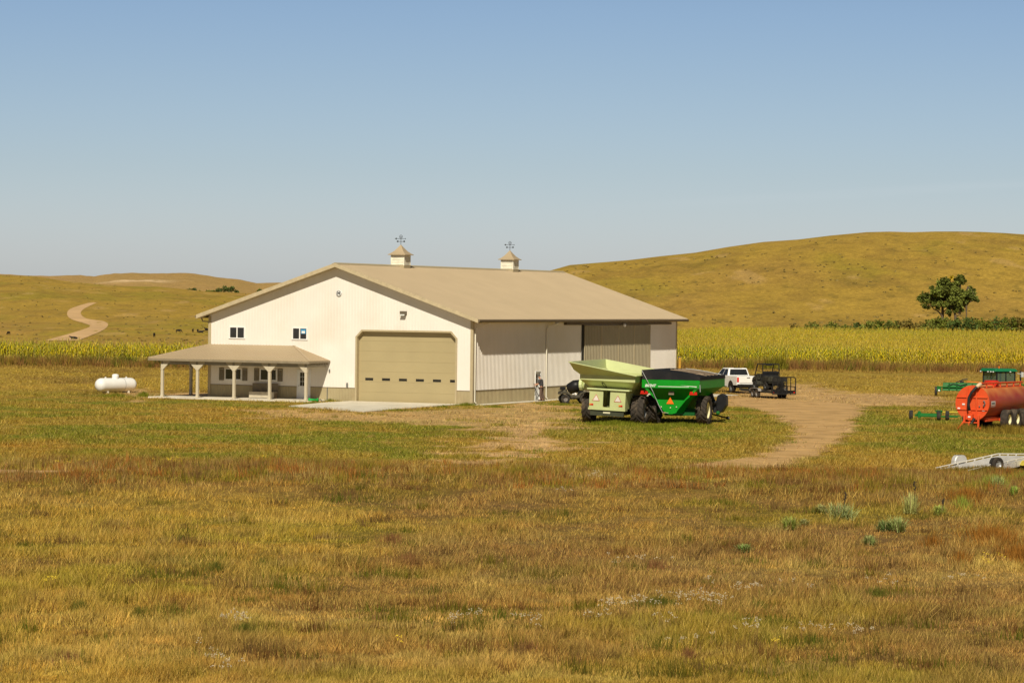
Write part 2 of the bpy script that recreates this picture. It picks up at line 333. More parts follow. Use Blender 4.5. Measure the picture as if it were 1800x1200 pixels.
# dirt lane as a sheet of its own, draped on the ground
def lane_sheet(name, poly, m, lift=.012, jit=.85, step=.4):
    P = []; n = len(poly)
    for i in range(n):
        a, b = poly[i], poly[(i+1) % n]; k = max(1, int(np.linalg.norm(b-a)/step))
        for q in range(k):
            p = a+(b-a)*q/k; P.append(p)
    P = np.array(P)
    for _ in range(6): P = (np.roll(P, 1, 0)+P*2+np.roll(P, -1, 0))/4
    c = P.mean(0); d = fbm(P[:, 0], P[:, 1], 1.4, 77, 3)-.5
    nr = np.roll(P, -1, 0)-np.roll(P, 1, 0); nr = np.stack([nr[:, 1], -nr[:, 0]], 1)/(np.linalg.norm(nr, axis=1)[:, None]+1e-9)
    P = P+nr*(d*jit*2)[:, None]
    me = bpy.data.meshes.new(name); bm = bmesh.new(); vs = [bm.verts.new((x, y, 0)) for x, y in P]; bm.faces.new(vs)
    bmesh.ops.triangulate(bm, faces=bm.faces)
    for _ in range(3): bmesh.ops.subdivide_edges(bm, edges=[e for e in bm.edges if e.calc_length() > 1.6], cuts=1); bmesh.ops.triangulate(bm, faces=bm.faces)
    co = np.array([v.co[:2] for v in bm.verts]); z = T(co[:, 0], co[:, 1])+lift
    for v, zz in zip(bm.verts, z): v.co.z = zz
    bmesh.ops.recalc_face_normals(bm, faces=bm.faces); bm.to_mesh(me); bm.free(); me.materials.append(m)
    o = bpy.data.objects.new(name, me); COL.objects.link(o); return structure(o)
DIRTM = mat('packed_dirt', tuple(lin((193,155,101))), .95, vary=.2, scale=.6, bump=.3, dirt=tuple(lin((158,124,74)))+(.8,), dscale=.55)
lane_sheet('dirt_road', LANE, DIRTM)
def far_road():
    L_ = [(78,599),(118,588),(150,578),(158,573),(150,569),(125,561),(118,552),(124,543),(150,534),(160,532)]
    R_ = [(138,598.5),(160,590),(182,580),(190,571),(182,565),(152,560),(142,551),(148,543),(166,534),(172,532)]
    def sm(l):
        l = np.array(l, float); t = np.arange(len(l)); tt = np.linspace(0, len(l)-1, 90)
        # catmull-rom
        out = []
        for u in tt:
            i = min(int(u), len(l)-2); f = u-i; p0, p1, p2, p3 = l[max(i-1, 0)], l[i], l[i+1], l[min(i+2, len(l)-1)]
            out.append(.5*((2*p1)+(-p0+p2)*f+(2*p0-5*p1+4*p2-p3)*f*f+(-p0+3*p1-3*p2+p3)*f**3))
        return out
    global ROADP
    b = MB(); vs = []; lp = []; rp = []
    for a, c in zip(sm(L_), sm(R_)):
        p, q = Vector(hit(*a)), Vector(hit(*c)); lp.append(p.xy[:]); rp.append(q.xy[:])
        for k in range(5):
            w = p.lerp(q, k/4); w.z = Tz(w.x, w.y)+.10; vs.append(w)
    b.add(vs, [(i*5+k, i*5+k+1, (i+1)*5+k+1, (i+1)*5+k) for i in range(89) for k in range(4)])
    structure(b.build('dirt_road', mat('pale_dirt', tuple(lin((205,168,120))), .95, vary=.12, scale=.05)))
    ROADP = np.array(lp[::3]+rp[::-3])
far_road()
# ================================================================== BARN
W, L, HE, RISE, OH = 20.2855, 39.42, 5.78, .34, .69
HR = HE+RISE*(W/2+OH); HW = HE-.17
def rooftop(s): return HE+RISE*(OH+min(s, W-s))
barn = thing('pole_barn', 'long cream steel pole barn with tan roof, two cupolas and a wraparound porch', 'barn', (NX, NY, 0), rot=(0, 0, TH))
def side_cells(b, u0, u1, top, openings, z0, z1, mk):
    us = sorted({u0, u1, *[x for o in openings for x in o[:2] if u0 < x < u1], *([W/2] if top else [])})
    for a, c in zip(us[:-1], us[1:]):
        segs = [(z0, z1)]
        for o in openings:
            if o[0] <= a+1e-6 and o[1] >= c-1e-6:
                ns = []
                for lo, hi in segs:
                    if o[2] > lo: ns.append((lo, min(hi, o[2])))
                    if o[3] < hi: ns.append((max(lo, o[3]), hi))
                segs = [q for q in ns if q[1]-q[0] > 1e-4]
        for lo, hi in segs:
            if hi == 99: ta, tb = top(a), top(c)
            else: ta = tb = hi
            if lo < min(ta, tb): b.add([mk(a, lo), mk(c, lo), mk(c, tb), mk(a, ta)], [(0, 1, 2, 3)])
def ribs(b, u0, u1, step, top, openings, z0, z1, mk, w=.075, h=.02):
    u = u0+step/2
    while u < u1-.05:
        segs = [(z0, top(u) if z1 == 99 else z1)]
        for o in openings:
            if o[0]-w < u < o[1]+w:
                ns = []
                for lo, hi in segs:
                    if o[2] > lo: ns.append((lo, min(hi, o[2])))
                    if o[3] < hi: ns.append((max(lo, o[3]), hi))
                segs = [q for q in ns if q[1]-q[0] > .02]
        for lo, hi in segs:
            A = [mk(u-w/2, lo), mk(u+w/2, lo), mk(u+w/4, lo, h), mk(u-w/4, lo, h)]
            B = [mk(u-w/2, hi), mk(u+w/2, hi), mk(u+w/4, hi, h), mk(u-w/4, hi, h)]
            b.add(A+B, [(0,1,5,4),(1,2,6,5),(2,3,7,6),(3,0,4,7),(4,5,6,7)])
        u += step
fm = lambda u, z, d=0.: (-d, u, z)          # front gable: u along s
rm = lambda u, z, d=0.: (u, -d, z)          # right side: u along t
lmk = lambda u, z, d=0.: (u, W+d, z)
bk = lambda u, z, d=0.: (L+d, u, z)
GAR = (1.20, 8.74, -.1, 4.86)
upw = [(17.43,18.68,4.17,5.03),(12.53,13.72,4.17,5.04)]
low = [(17.65,19.0,1.27,2.11),(14.87,16.22,1.29,2.13)]
EDOOR = (12.25,13.3,.0,2.15)
fo = [GAR]+upw+low+[EDOOR]
SDOOR = (10.76,11.82,0.,2.11)
ft = lambda s: rooftop(s)-.22
b = MB(); side_cells(b, 0, W, ft, fo, .95, 99, fm); ribs(b, 0, W, .229, ft, fo, .95, 99, fm, h=.007)
for g_, sg in ((GAR[0], 1), (GAR[1], -1)): b.add([(0, g_, GAR[3]-.42), (0, g_+sg*.42, GAR[3]), (0, g_, GAR[3])], [(0, 1, 2)])
side_cells(b, 0, L, None, [SDOOR], .98, HW+.15, rm); ribs(b, 0, L, .2286, None, [SDOOR, (19.5, 33.2, 0, 9)], .98, HW+.1, rm, w=.085, h=.028)
side_cells(b, 0, L, None, [], .95, HW+.15, lmk); ribs(b, 0, L, .4572, None, [], .95, HW+.1, lmk)
side_cells(b, 0, W, ft, [], 0, 99, bk)
b.build('wall', WALL, barn)
b = MB(); f2 = lambda u, z, d=0.: (-d-.004, u, z); r2 = lambda u, z, d=0.: (u, -d-.004, z)
side_cells(b, 0, W, None, fo, .0, .93, f2); ribs(b, 0, W, .229, None, fo, 0, .93, f2, h=.013)
side_cells(b, 0, L, None, [SDOOR], .0, .96, r2); ribs(b, 0, L, .2286, None, [SDOOR, (19.5, 33.2, 0, 9)], 0, .96, r2, w=.085, h=.028)
side_cells(b, 0, L, None, [], 0, .95, lmk)
b.build('wainscot', WAIN, barn)
for a, c in ((0, GAR[0]), (GAR[1], EDOOR[0]), (EDOOR[1], W)): MB().box(-.03, -.004, a, c, .925, .965).build('wainscot_trim', mat('brown_wainscot_trim', (.22,.17,.10), .6), barn)  # plain brown trim strip along the top of the wainscot
for a, c in ((0, SDOOR[0]), (SDOOR[1], 19.5), (33.2, L)): MB().box(a, c, -.045, -.006, .955, .985).build('wainscot_trim', mat('brown_wainscot_trim', (.22,.17,.10), .6), barn)
MB().prism([(-.05,-.05),(.12,-.05),(.12,0),(0,0),(0,.15),(-.05,.15)], 'z', 0, HW+.12).build('corner_trim', TRIM, barn)
MB().prism([(-.05,W+.05),(.12,W+.05),(.12,W),(0,W),(0,W-.15),(-.05,W-.15)], 'z', 0, HW+.12).build('corner_trim', TRIM, barn)
MB().box(L-.12, L+.04, -.05, 0, 0, HW+.12).build('corner_trim', TRIM, barn)
# roof: two slopes with thickness, ribs and ridge cap
def slope(sgn):
    b = MB(); e = -OH if sgn < 0 else W+OH; t0, t1 = -OH, L+OH
    mid = W/2
    def q(s, t, dz=0): return (t, s, (HR-RISE*abs(s-mid))+dz)
    b.hexa([q(e,t0,-.05), q(e,t1,-.05), q(mid,t1,-.05), q(mid,t0,-.05)], [q(e,t0), q(e,t1), q(mid,t1), q(mid,t0)])
    t = t0+.11
    while t < t1:
        w, h = .05, .02
        b.hexa([q(e,t-w/2,.001), q(e,t+w/2,.001), q(mid,t+w/2,.001), q(mid,t-w/2,.001)], [q(e,t-w/4,h), q(e,t+w/4,h), q(mid,t+w/4,h), q(mid,t-w/4,h)])
        t += .2286
    return b
r1 = slope(-1).build('roof', ROOF, barn); slope(1).build('roof', ROOF, barn)
b = MB(); c_ = W/2
b.prism([(c_-.22, HR-.06), (c_, HR+.035), (c_+.22, HR-.06), (c_+.22, HR-.03), (c_, HR+.065), (c_-.22, HR-.03)], 'x', -OH-.02, L+OH+.02)
b.build('ridge_cap', TRIM, barn)
# fascia boards, soffits, gutters
def rk(s): return HR-RISE*abs(s-c_)
for t in (-OH, L+OH-.04):
    for e in (-OH, W+OH):
        b = MB(); b.hexa([(t-.012,e,rk(e)-.24),(t+.04,e,rk(e)-.24),(t+.04,c_,HR-.24),(t-.012,c_,HR-.24)], [(t-.012,e,rk(e)+.03),(t+.04,e,rk(e)+.03),(t+.04,c_,HR+.03),(t-.012,c_,HR+.03)])
        b.build('fascia', mat('light_tan_fascia', (.50,.41,.26), .5), barn)
b = MB()
for e in (-OH, W+OH):
    b.add([(-OH+.05,e,rk(e)-.22),(0,e,rk(e)-.22),(0,c_,HR-.22),(-OH+.05,c_,HR-.22)], [(0,1,2,3)])
b.box(0, L+OH, -OH+.02, 0, HE-.2, HE-.18); b.box(0, L+OH, W, W+OH-.02, HE-.2, HE-.18)
b.build('soffit', TRIM, barn)
for e, s in ((-OH, -1), (W+OH, 1)):
    g = MB(); y0, y1 = (e-.12, e) if s < 0 else (e, e+.12)
    g.prism([(y0, HE-.03), (y1, HE-.03), (y1, HE-.17), (y0+(.03 if s < 0 else 0), HE-.17), (y0, HE-.1)], 'x', -OH+.05, L+OH)
    g.build('gutter', mat('brown_gutter', (.16,.12,.075), .5), barn)
def downspout(t, s, sg, m, h1=HW):
    b = MB(); y = s+sg*.09
    b.tube([(t+.9, s+sg*(OH-.02), HE-.2), (t+.85, s+sg*(OH-.1), HE-.30), (t+.12, s+sg*.12, HE-.52), (t, y, HE-.75), (t, y, .22), (t+.04, y+sg*.12, .12)], .05, 6)
    b.build('downspout', m, barn, smooth=True)
downspout(.22, 0, -1, CREAMT)
downspout(12.6, 0, -1, CREAMT)
b = MB(); b.tube([(.1, W+OH, HE-.2), (.1, W+OH-.1, HE-.42), (.1, W+.12, HE-.46), (.1, W+.09, HE-.8), (.1, W+.09, 3.9)], .05, 6); b.build('downspout', TRIM, barn, smooth=True)
# garage door with chamfered trim
b = MB(); g0, g1, gz = GAR[0], GAR[1], GAR[3]; ch = .42
outer = [(g0-.07, 0), (g0-.07, gz-ch+.03), (g0+ch-.03, gz+.1), (g1-ch+.03, gz+.1), (g1+.07, gz-ch+.03), (g1+.07, 0)]
inner = [(g0+.06, 0), (g0+.06, gz-ch), (g0+ch+.03, gz-.02), (g1-ch-.03, gz-.02), (g1-.06, gz-ch), (g1-.06, 0)]
for i in range(5):
    o0, o1, i0, i1 = outer[i], outer[i+1], inner[i], inner[i+1]
    A = [(-.05, *o0), (-.05, *o1), (-.05, *i1), (-.05, *i0)]; B = [(.34, *o0), (.34, *o1), (.34, *i1), (.34, *i0)]
    b.hexa(A, B)
b.build('door_trim', TRIM, barn)
b = MB(); nr = 7; pz = (gz+.03)/nr
for k in range(nr):
    b.box(.315, .36, g0+.02, g1-.02, k*pz+.004, (k+1)*pz-.004); 
b.box(.325, .37, g0-.02, g1+.02, 0, gz+.05)
gd = b.build('garage_door', GDOOR, barn, bevel=.004)
for k in range(6):
    s0 = 8.19-k*(6.50/5)*.985
    p = MB(); p.box(.300, .314, s0-.60, s0, 1.49, 1.66); pn = p.build('window', GLASS, gd)
b = MB(); b.box(.30, .4, 0, W, 0, .01); 
# windows
def window(s0, s1, z0, z1, sticker=False):
    f = MB(); w = .075; d0, d1 = -.045, .05
    f.box(d0, d1, s0, s1, z1-w, z1); f.box(d0-.02, d1, s0-.03, s1+.03, z0, z0+w); f.box(d0, d1, s0, s0+w, z0+w, z1-w); f.box(d0, d1, s1-w, s1, z0+w, z1-w)
    m_ = (s0+s1)/2; f.box(d0, d1, m_-w*.55, m_+w*.55, z0+w, z1-w)
    fo_ = f.build('window', WHITE, barn)
    for a, c in ((s0+w, m_-w*.55), (m_+w*.55, s1-w)):
        p = MB(); p.box(-.012, .0, a, c, z0+w, z1-w); p.build('pane', GLASS, fo_)
    if sticker:
        p = MB(); p.box(-.018, -.0135, s0+w+.06, m_-w*.6-.04, z1-w-.36, z1-w-.04); p.build('sticker', BLUE, fo_)
        p = MB(); p.box(-.022, -.019, s0+w+.12, m_-w*.6-.10, z1-w-.33, z1-w-.17); p.build('sticker', WHITE, fo_)
window(*upw[0]); window(*upw[1], sticker=True); window(*low[0]); window(*low[1])
for s0, s1, z0, z1 in low:
    for a, c in ((s0-.44, s0-.06), (s1+.06, s1+.44)):
        f = MB(); f.box(-.045, -.016, a, c, z0-.02, z0+.05); f.box(-.045, -.016, a, c, z1-.05, z1+.02); f.box(-.045, -.016, a, a+.05, z0+.05, z1-.05); f.box(-.045, -.016, c-.05, c, z0+.05, z1-.05)
        for k in range(10): zz = z0+.07+k*(z1-z0-.14)/10; f.hexa([(-.04,a+.05,zz),(-.04,c-.05,zz),(-.017,c-.05,zz+.03),(-.017,a+.05,zz+.03)], [(-.035,a+.05,zz+.02),(-.035,c-.05,zz+.02),(-.017,c-.05,zz+.055),(-.017,a+.05,zz+.055)])
        f.build('shutter', SHUT, barn)
# entry doors
def edoor(mk, s0, s1, h, rec, hinge):
    f = MB()
    def bx(a, c, z0, z1, d0, d1):
        p = [mk(a,z0,d0), mk(c,z0,d0), mk(c,z0,d1), mk(a,z0,d1)]; q = [mk(a,z1,d0), mk(c,z1,d0), mk(c,z1,d1), mk(a,z1,d1)]; return p, q
    for a, c, z0, z1 in ((s0, s0+.07, 0, h), (s1-.07, s1, 0, h), (s0+.07, s1-.07, h-.07, h)): f.hexa(*bx(a, c, z0, z1, -rec-.03, .05))
    fr = f.build('door_frame', WHITE, barn)
    d = MB(); d.hexa(*bx(s0+.075, s1-.075, .02, h-.08, -rec-.02, -rec+.02)); do = d.build('entry_door', WHITE, barn)
    p = MB(); gx0, gx1 = s0+.23, s1-.23; gz0, gz1 = h*.46, h-.22
    for i in range(3):
        for j in range(3):
            a = gx0+(gx1-gx0)*i/3+.012; c = gx0+(gx1-gx0)*(i+1)/3-.012; z0 = gz0+(gz1-gz0)*j/3+.012; z1 = gz0+(gz1-gz0)*(j+1)/3-.012
            p.hexa(*bx(a, c, z0, z1, -rec+.021, -rec+.028))
    p.build('window', GLASS, do)
    hx = s1-.16 if hinge else s0+.16; k = MB(); k.ball(mk(hx, 1.0, -rec+.06), .04); k.build('handle', STEEL, do)
edoor(fm, *EDOOR[:2], EDOOR[3], 0., True); edoor(rm, *SDOOR[:2], SDOOR[3], .12, False)
# sliding doors on the side wall
xs = [19.6, 22.97, 26.39, 29.72, 33.14]
for a, c in zip(xs[:-1], xs[1:]):
    b = MB(); b.box(a+.015, c-.015, -.16, -.12, .05, 5.32)
    u = a+.12
    while u < c-.1: b.hexa([(u-.035,-.16,.08),(u+.035,-.16,.08),(u+.035,-.16,5.3),(u-.035,-.16,5.3)], [(u-.018,-.20,.08),(u+.018,-.20,.08),(u+.018,-.20,5.3),(u-.018,-.20,5.3)]); u += .30
    sd = b.build('sliding_door', SLIDE, barn)
    [MB().box(q, q+.055, -.19, -.161, .05, 5.32).build('edge_trim', TRIM, sd) for q in (a+.015, c-.07)]
b = MB(); b.box(19.3, 19.58, -.10, -.03, .02, 5.4); b.build('door_jamb', DARK, barn)
b = MB(); b.box(15.9, 37.6, -.25, -.03, 5.36, 5.54); b.build('door_track', mat('brown_track', (.10,.075,.05), .6), barn)
# gable details
em = MB(); em.lathe((0,0,0), [(-.07, 0), (-.07, .19), (-.045, .235), (-.028, .235)], 8, 'x'); e = em.build('emblem', WHITE, barn); e.location = (0, 10.12, 7.42)
em = MB()
for k in range(8):
    t0 = 2*math.pi*k/8; t1 = 2*math.pi*(k+1)/8
    em.add([(-.075, r_*math.cos(t), r_*math.sin(t)) for r_, t in ((.17,t0),(.17,t1),(.205,t1),(.205,t0))], [(0,1,2,3)])
em.build('emblem_ring', mat('grey_emblem', (.12,.12,.12), .5), e)
textmesh('M', .30, .004, 'emblem_letter', M['grey_emblem'], e, (-.078, 0, 0), (R(90), 0, R(-90)), bold=.012)
b = MB(); b.box(-.14, -.03, 4.92, 5.42, 6.06, 6.26); b.hexa([(-.30,4.97,5.94),(-.05,4.97,5.94),(-.05,5.37,5.94),(-.30,5.37,5.94)], [(-.22,4.99,6.06),(-.05,4.99,6.06),(-.05,5.35,6.06),(-.22,5.35,6.06)])
fl = b.build('floodlight', mat('bronze_fixture', (.14,.115,.08), .5), barn, bevel=.01)
b = MB(); b.add([(-.305,5.0,5.952),(-.305,5.34,5.952),(-.235,5.33,6.05),(-.235,5.01,6.05)], [(0,1,2,3)]); b.build('lens', mat('pale_lens', (.6,.6,.55), .2), fl)
for t, z in ((13.9, 5.58), (27.2, 5.44)):
    b = MB(); b.tube([(t, -.22, z), (t-.25, -.36, z-.08), (t-.42, -.52, z-.12)], [.05, .07, .12], 8); b.build('floodlight', WHITE, barn, smooth=True)
b = MB(); b.box(-.09, -.03, 9.34, 9.46, 1.0, 1.24); b.tube([(-.06,9.4,1.24), (-.06,9.4,1.3)], .05, 8); b.build('outlet_box', GREY, barn)
b = MB(); b.tube([(-.05,10.93,0), (-.05,10.93,.93)], .03, 6); b.build('conduit', GREY, barn)
b = MB(); b.box(-.1, -.03, 10.72, 10.82, 1.98, 2.2); b.build('wall_lamp', GREY, barn, bevel=.02)
# cupolas
def cupola(t):
    h = .53; zt = 10.27; b = MB(); s = c_
    b.box(t-h, t+h, s-h, s+h, HR-.3, HR+.03+.02)
    base = b.build('cupola', TRIM, barn)
    b = MB(); b.box(t-h+.03, t+h-.03, s-h+.03, s+h-.03, HR+.05, zt)
    for k in range(6):
        z = HR+.08+k*(zt-HR-.1)/6
        b.hexa([(t-h,s-h,z),(t+h,s-h,z),(t+h,s+h,z),(t-h,s+h,z)], [(t-h+.035,s-h+.035,z+.11),(t+h-.035,s-h+.035,z+.11),(t+h-.035,s+h-.035,z+.11),(t-h+.035,s+h-.035,z+.11)])
    for dx in (-h, h-.06):
        for dy in (-h, h-.06): b.box(t+dx-.005, t+dx+.065, s+dy-.005, s+dy+.065, HR+.03, zt)
    b.build('louvre', WHITE if False else mat('cream_louvre', (.80,.75,.60), .5), base)
    b = MB(); prof = [(.70, zt), (.55, zt+.09), (.36, zt+.25), (.17, zt+.49), (.02, zt+.70)]
    vs = []
    for r_, z in prof: vs += [(t-r_,s-r_,z), (t+r_,s-r_,z), (t+r_,s+r_,z), (t-r_,s+r_,z)]
    b.add(vs, [(3,2,1,0)]+[(i*4+k, i*4+(k+1) % 4, (i+1)*4+(k+1) % 4, (i+1)*4+k) for i in range(4) for k in range(4)]+[(16,17,18,19)])
    b.box(t-.70, t+.70, s-.70, s+.70, zt-.04, zt-.001); b.build('cupola_roof', TRIM if False else ROOF, base)
    b = MB(); z0 = zt+.68; b.tube([(t,s,z0), (t,s,z0+.62)], .018, 5)
    b.tube([(t-.16,s+.0,z0+.26), (t+.16,s,z0+.26)], .014, 4); b.tube([(t,s-.26,z0+.26), (t,s+.26,z0+.26)], .014, 4)
    for sg in (-1, 1): b.box(t-.03, t+.03, s+sg*.26-.05, s+sg*.26+.05, z0+.21, z0+.32)
    b.tube([(t,s-.32,z0+.46), (t,s+.40,z0+.46)], .014, 4); b.prism([(s+.34,z0+.39), (s+.50,z0+.46), (s+.34,z0+.53)], 'x', t-.012, t+.012); b.prism([(s-.38,z0+.42), (s-.28,z0+.46), (s-.38,z0+.50)], 'x', t-.01, t+.01)
    b.tube([(t,s+.12*math.cos(a),z0+.60+.12*math.sin(a)) for a in np.linspace(0, 2*math.pi, 13)], .014, 4); b.tube([(t,s,z0+.46),(t,s,z0+.72)], .010, 4); b.tube([(t,s-.1,z0+.60),(t,s+.1,z0+.60)], .010, 4)
    b.build('weathervane', mat('dark_iron', (.05,.055,.06), .5), base)
cupola(9.72); cupola(29.27)
# porch
S0, TF, ZE, ZT = 10.75, -3.1, 2.80, 3.76; SL = W+3.1; TB = 9.8
b = MB(); cr_ = (0, 13.56); cl_ = (0, W)
def pr(t, s, z): return (t, s, z)
top = [pr(0,13.56,ZT), pr(0,W,ZT), pr(TB,W,ZT), pr(TF,S0,ZE), pr(TF,SL,ZE), pr(TB,SL,ZE), pr(0,S0,ZE)]
for dz in (0, -.05):
    vs = [(x,y,z+dz) for x,y,z in top]; b.add(vs, [(3,0,1,4), (4,1,2,5), (3,6,0)])
E_ = [3, 4, 5]
for i, j in ((6,3),(3,4),(4,5)):
    p, q = Vector(top[i]), Vector(top[j]); b.add([p, q, q-Vector((0,0,.05)), p-Vector((0,0,.05))], [(0,1,2,3)])
def prib(p, q): b.beam(Vector(p)+Vector((0,0,.008)), Vector(q)+Vector((0,0,.008)), .05, .03)
s = S0+.15
while s < SL-.1:
    if s < 13.56: k = (s-S0)/(13.56-S0); q = (TF*(1-k), s, ZE+(ZT-ZE)*k)
    elif s <= W: q = (0, s, ZT)
    else: k = (SL-s)/(SL-W); q = (TF*(1-k), s, ZE+(ZT-ZE)*k)
    prib((TF, s, ZE), q); s += .2286
t = TF+.15
while t < TB:
    k = min(1, (t-TF)/(-TF)); prib((t, SL, ZE), (t, SL-(SL-W)*k, ZE+(ZT-ZE)*k)); 
    if t < -.1: prib((t, S0, ZE), (t, S0+(13.56-S0)*k, ZE+(ZT-ZE)*k))
    t += .2286
b.beam(top[3], top[0], .14, .05); b.beam(top[4], top[1], .14, .05)
b.build('porch_roof', ROOF, barn)
b = MB()
b.box(TF-.02, TF+.03, S0, SL, ZE-.2, ZE-.045); b.box(TF+.03, TB, SL-.03, SL+.02, ZE-.2, ZE-.045); b.box(TF+.03, -.01, S0-.02, S0+.03, ZE-.14, ZE-.045)
b.build('porch_fascia', mat('brown_fascia', (.26,.21,.14), .55), barn)
TP, SP = -2.78, 22.4; SR = 11.15
b = MB(); b.box(TP-.07, TP+.07, SR-.08, SP+.08, 2.36, 2.66); b.box(TP+.07, TB-.2, SP-.07, SP+.07, 2.36, 2.66); b.box(TP+.07, -.03, SR-.07, SR+.07, 2.36, 2.60)
for k in range(7): tt = TP+.3+k*.38; b.box(tt-.03, tt+.03, SR-.36, SR-.07, 2.50, 2.60)
b.build('porch_beam', mat('taupe_beam', (.34,.30,.23), .6), barn)
def post(t, s, ax):
    b = MB(); b.box(t-.09, t+.09, s-.09, s+.09, .1, 2.36); b.box(t-.105, t+.105, s-.105, s+.105, 1.98, 2.04); b.box(t-.105, t+.105, s-.105, s+.105, .1, .22)
    p = b.build('porch_post', POST, barn, bevel=.006)
    g = MB()
    for sg in (-1, 1):
        if ax == 's':
            if (s == SR and sg < 0) or (s == SP and sg > 0): continue
            g.prism([(s+sg*.09, 2.0), (s+sg*.09, 2.62), (s+sg*.60, 2.62), (s+sg*.60, 2.5)], 'x', t-.095, t-.072)
            g.prism([(s+sg*.09, 2.0), (s+sg*.09, 2.355), (s+sg*.44, 2.355)], 'x', t-.071, t+.05)
        else: g.prism([(t+sg*.09, 2.0), (t+sg*.09, 2.355), (t+sg*.42, 2.355)], 'y', s-.05, s+.05)
    if s == SR: g.prism([(t+.09, 2.0), (t+.09, 2.355), (t+.42, 2.355)], 'y', s-.05, s+.05)
    g.build('bracket', POST, p)
for s in (SR, 13.95, 16.72, 19.6, SP): post(TP, s, 's')
for t in (1.2, 5.2, 9.2): post(t, SP, 't')
# concrete
b = MB(); b.box(-3.35, -.01, 10.4, 23.2, -.1, .1); b.box(-.01, 10.2, W+.06, 23.2, -.1, .1)
o = b.build('porch_floor', CONC, None, bevel=.01); o.location = (NX, NY, 0); o.rotation_euler = (0, 0, TH); structure(o)
b = MB(); b.prism([(-.06, 9.1), (-.06, .8), (-1.6, .75), (-16.3, .0), (-11.2, 8.0), (-3.0, 9.3)], 'z', -.1, .06)
b.box(-.2, 19.4, -.95, -.06, -.1, .05); b.prism([(19.2, -.06), (19.2, -5.6), (27, -7.4), (34, -7.2), (34, -.06)], 'z', -.1, .055)
o = b.build('concrete_apron', CONC, None); o.location = (NX, NY, 0); o.rotation_euler = (0, 0, TH); structure(o)
def BL(t, s, z=0.): # barn local -> world
    return Vector((NX+math.cos(TH)*t-math.sin(TH)*s, NY+math.sin(TH)*t+math.cos(TH)*s, z))
# ================================================================== PORCH BENCH and bits
def place(t, s): p = BL(t, s); return p
bt = thing('bench', 'low tan panelled bench against the porch wall between the two lower windows', 'bench', tuple(BL(-.45, 15.7, .1)), rot=(0, 0, TH))
b = MB(); b.box(-.3, .25, -1.0, 1.0, .38, .44); b.build('seat', TANBOX, bt, bevel=.01)
b = MB(); b.box(-.28, -.24, -.97, .97, .03, .38); b.build('front_panel', TANBOX, bt)
b = MB(); b.box(.26, .31, -1.0, 1.0, .40, 1.02); b.build('backrest', mat('brown_panel', (.22,.18,.12), .6), bt, bevel=.01)
for s in (-.95, .95):
    b = MB(); b.box(-.24, .25, s-.03, s+.03, 0, .37); b.build('leg', WOOD, bt)
gt = thing('hose_reel', 'small bright green plastic hose reel lying at the front right porch corner', 'hose reel', tuple(BL(-3.2, 10.35, .02)), rot=(0, 0, TH))
b = MB(); b.lathe((0,0,.15), [(-.35,0),(-.35,.13),(-.30,.15),(-.27,.09),(.27,.09),(.30,.15),(.35,.13),(.35,0)], 12, 'y'); b.build('drum', GREENH, gt, smooth=True)
b = MB(); b.tube([(0,-.36,.15), (.05,-.5,.2), (0,-.62,.12)], .03, 6); b.build('handle', BLACK, gt)
# ================================================================== PROPANE TANK
p = (G(171,690)+G(240,687))/2
pt = thing('propane_tank', 'white horizontal propane tank on the grass left of the barn porch', 'propane tank', (-28.75, 213.2, 0), R(44))
b = MB(); Rr = .50; Lh = 1.32
prof = [(-Lh-Rr*.92*math.cos(a), Rr*math.sin(a)) for a in np.linspace(0, math.pi/2, 9)]+[(Lh+Rr*.92*math.cos(a), Rr*math.sin(a)) for a in np.linspace(math.pi/2, 0, 9)]
b.lathe((0,0,.60), prof, 32, 'y'); b.build('tank_body', WHITE, pt, smooth=True)
b = MB(); b.lathe((0,-.05,1.05), [(0,.24),(.22,.25),(.30,.22),(.34,.1),(.34,0)], 20, 'z'); b.build('dome_cover', WHITE, pt, smooth=True)
b = MB(); b.lathe((0,.55,.60), [(-.012,Rr+.006),(.012,Rr+.006)], 32, 'y'); b.build('weld_band', GREY, pt)
for y in (-.95, .95):
    b = MB(); b.prism([(-.36,0),(.36,0),(.30,.22),(-.30,.22)], 'y', y-.06, y+.06); b.build('leg', CONC, pt)
    b = MB(); b.box(-.03,.03,y-.06,y+.06,1.09,1.16); b.tube([(0,y,1.16),(0,y,1.2)], .02, 5); b.build('lifting_lug', WHITE, pt)
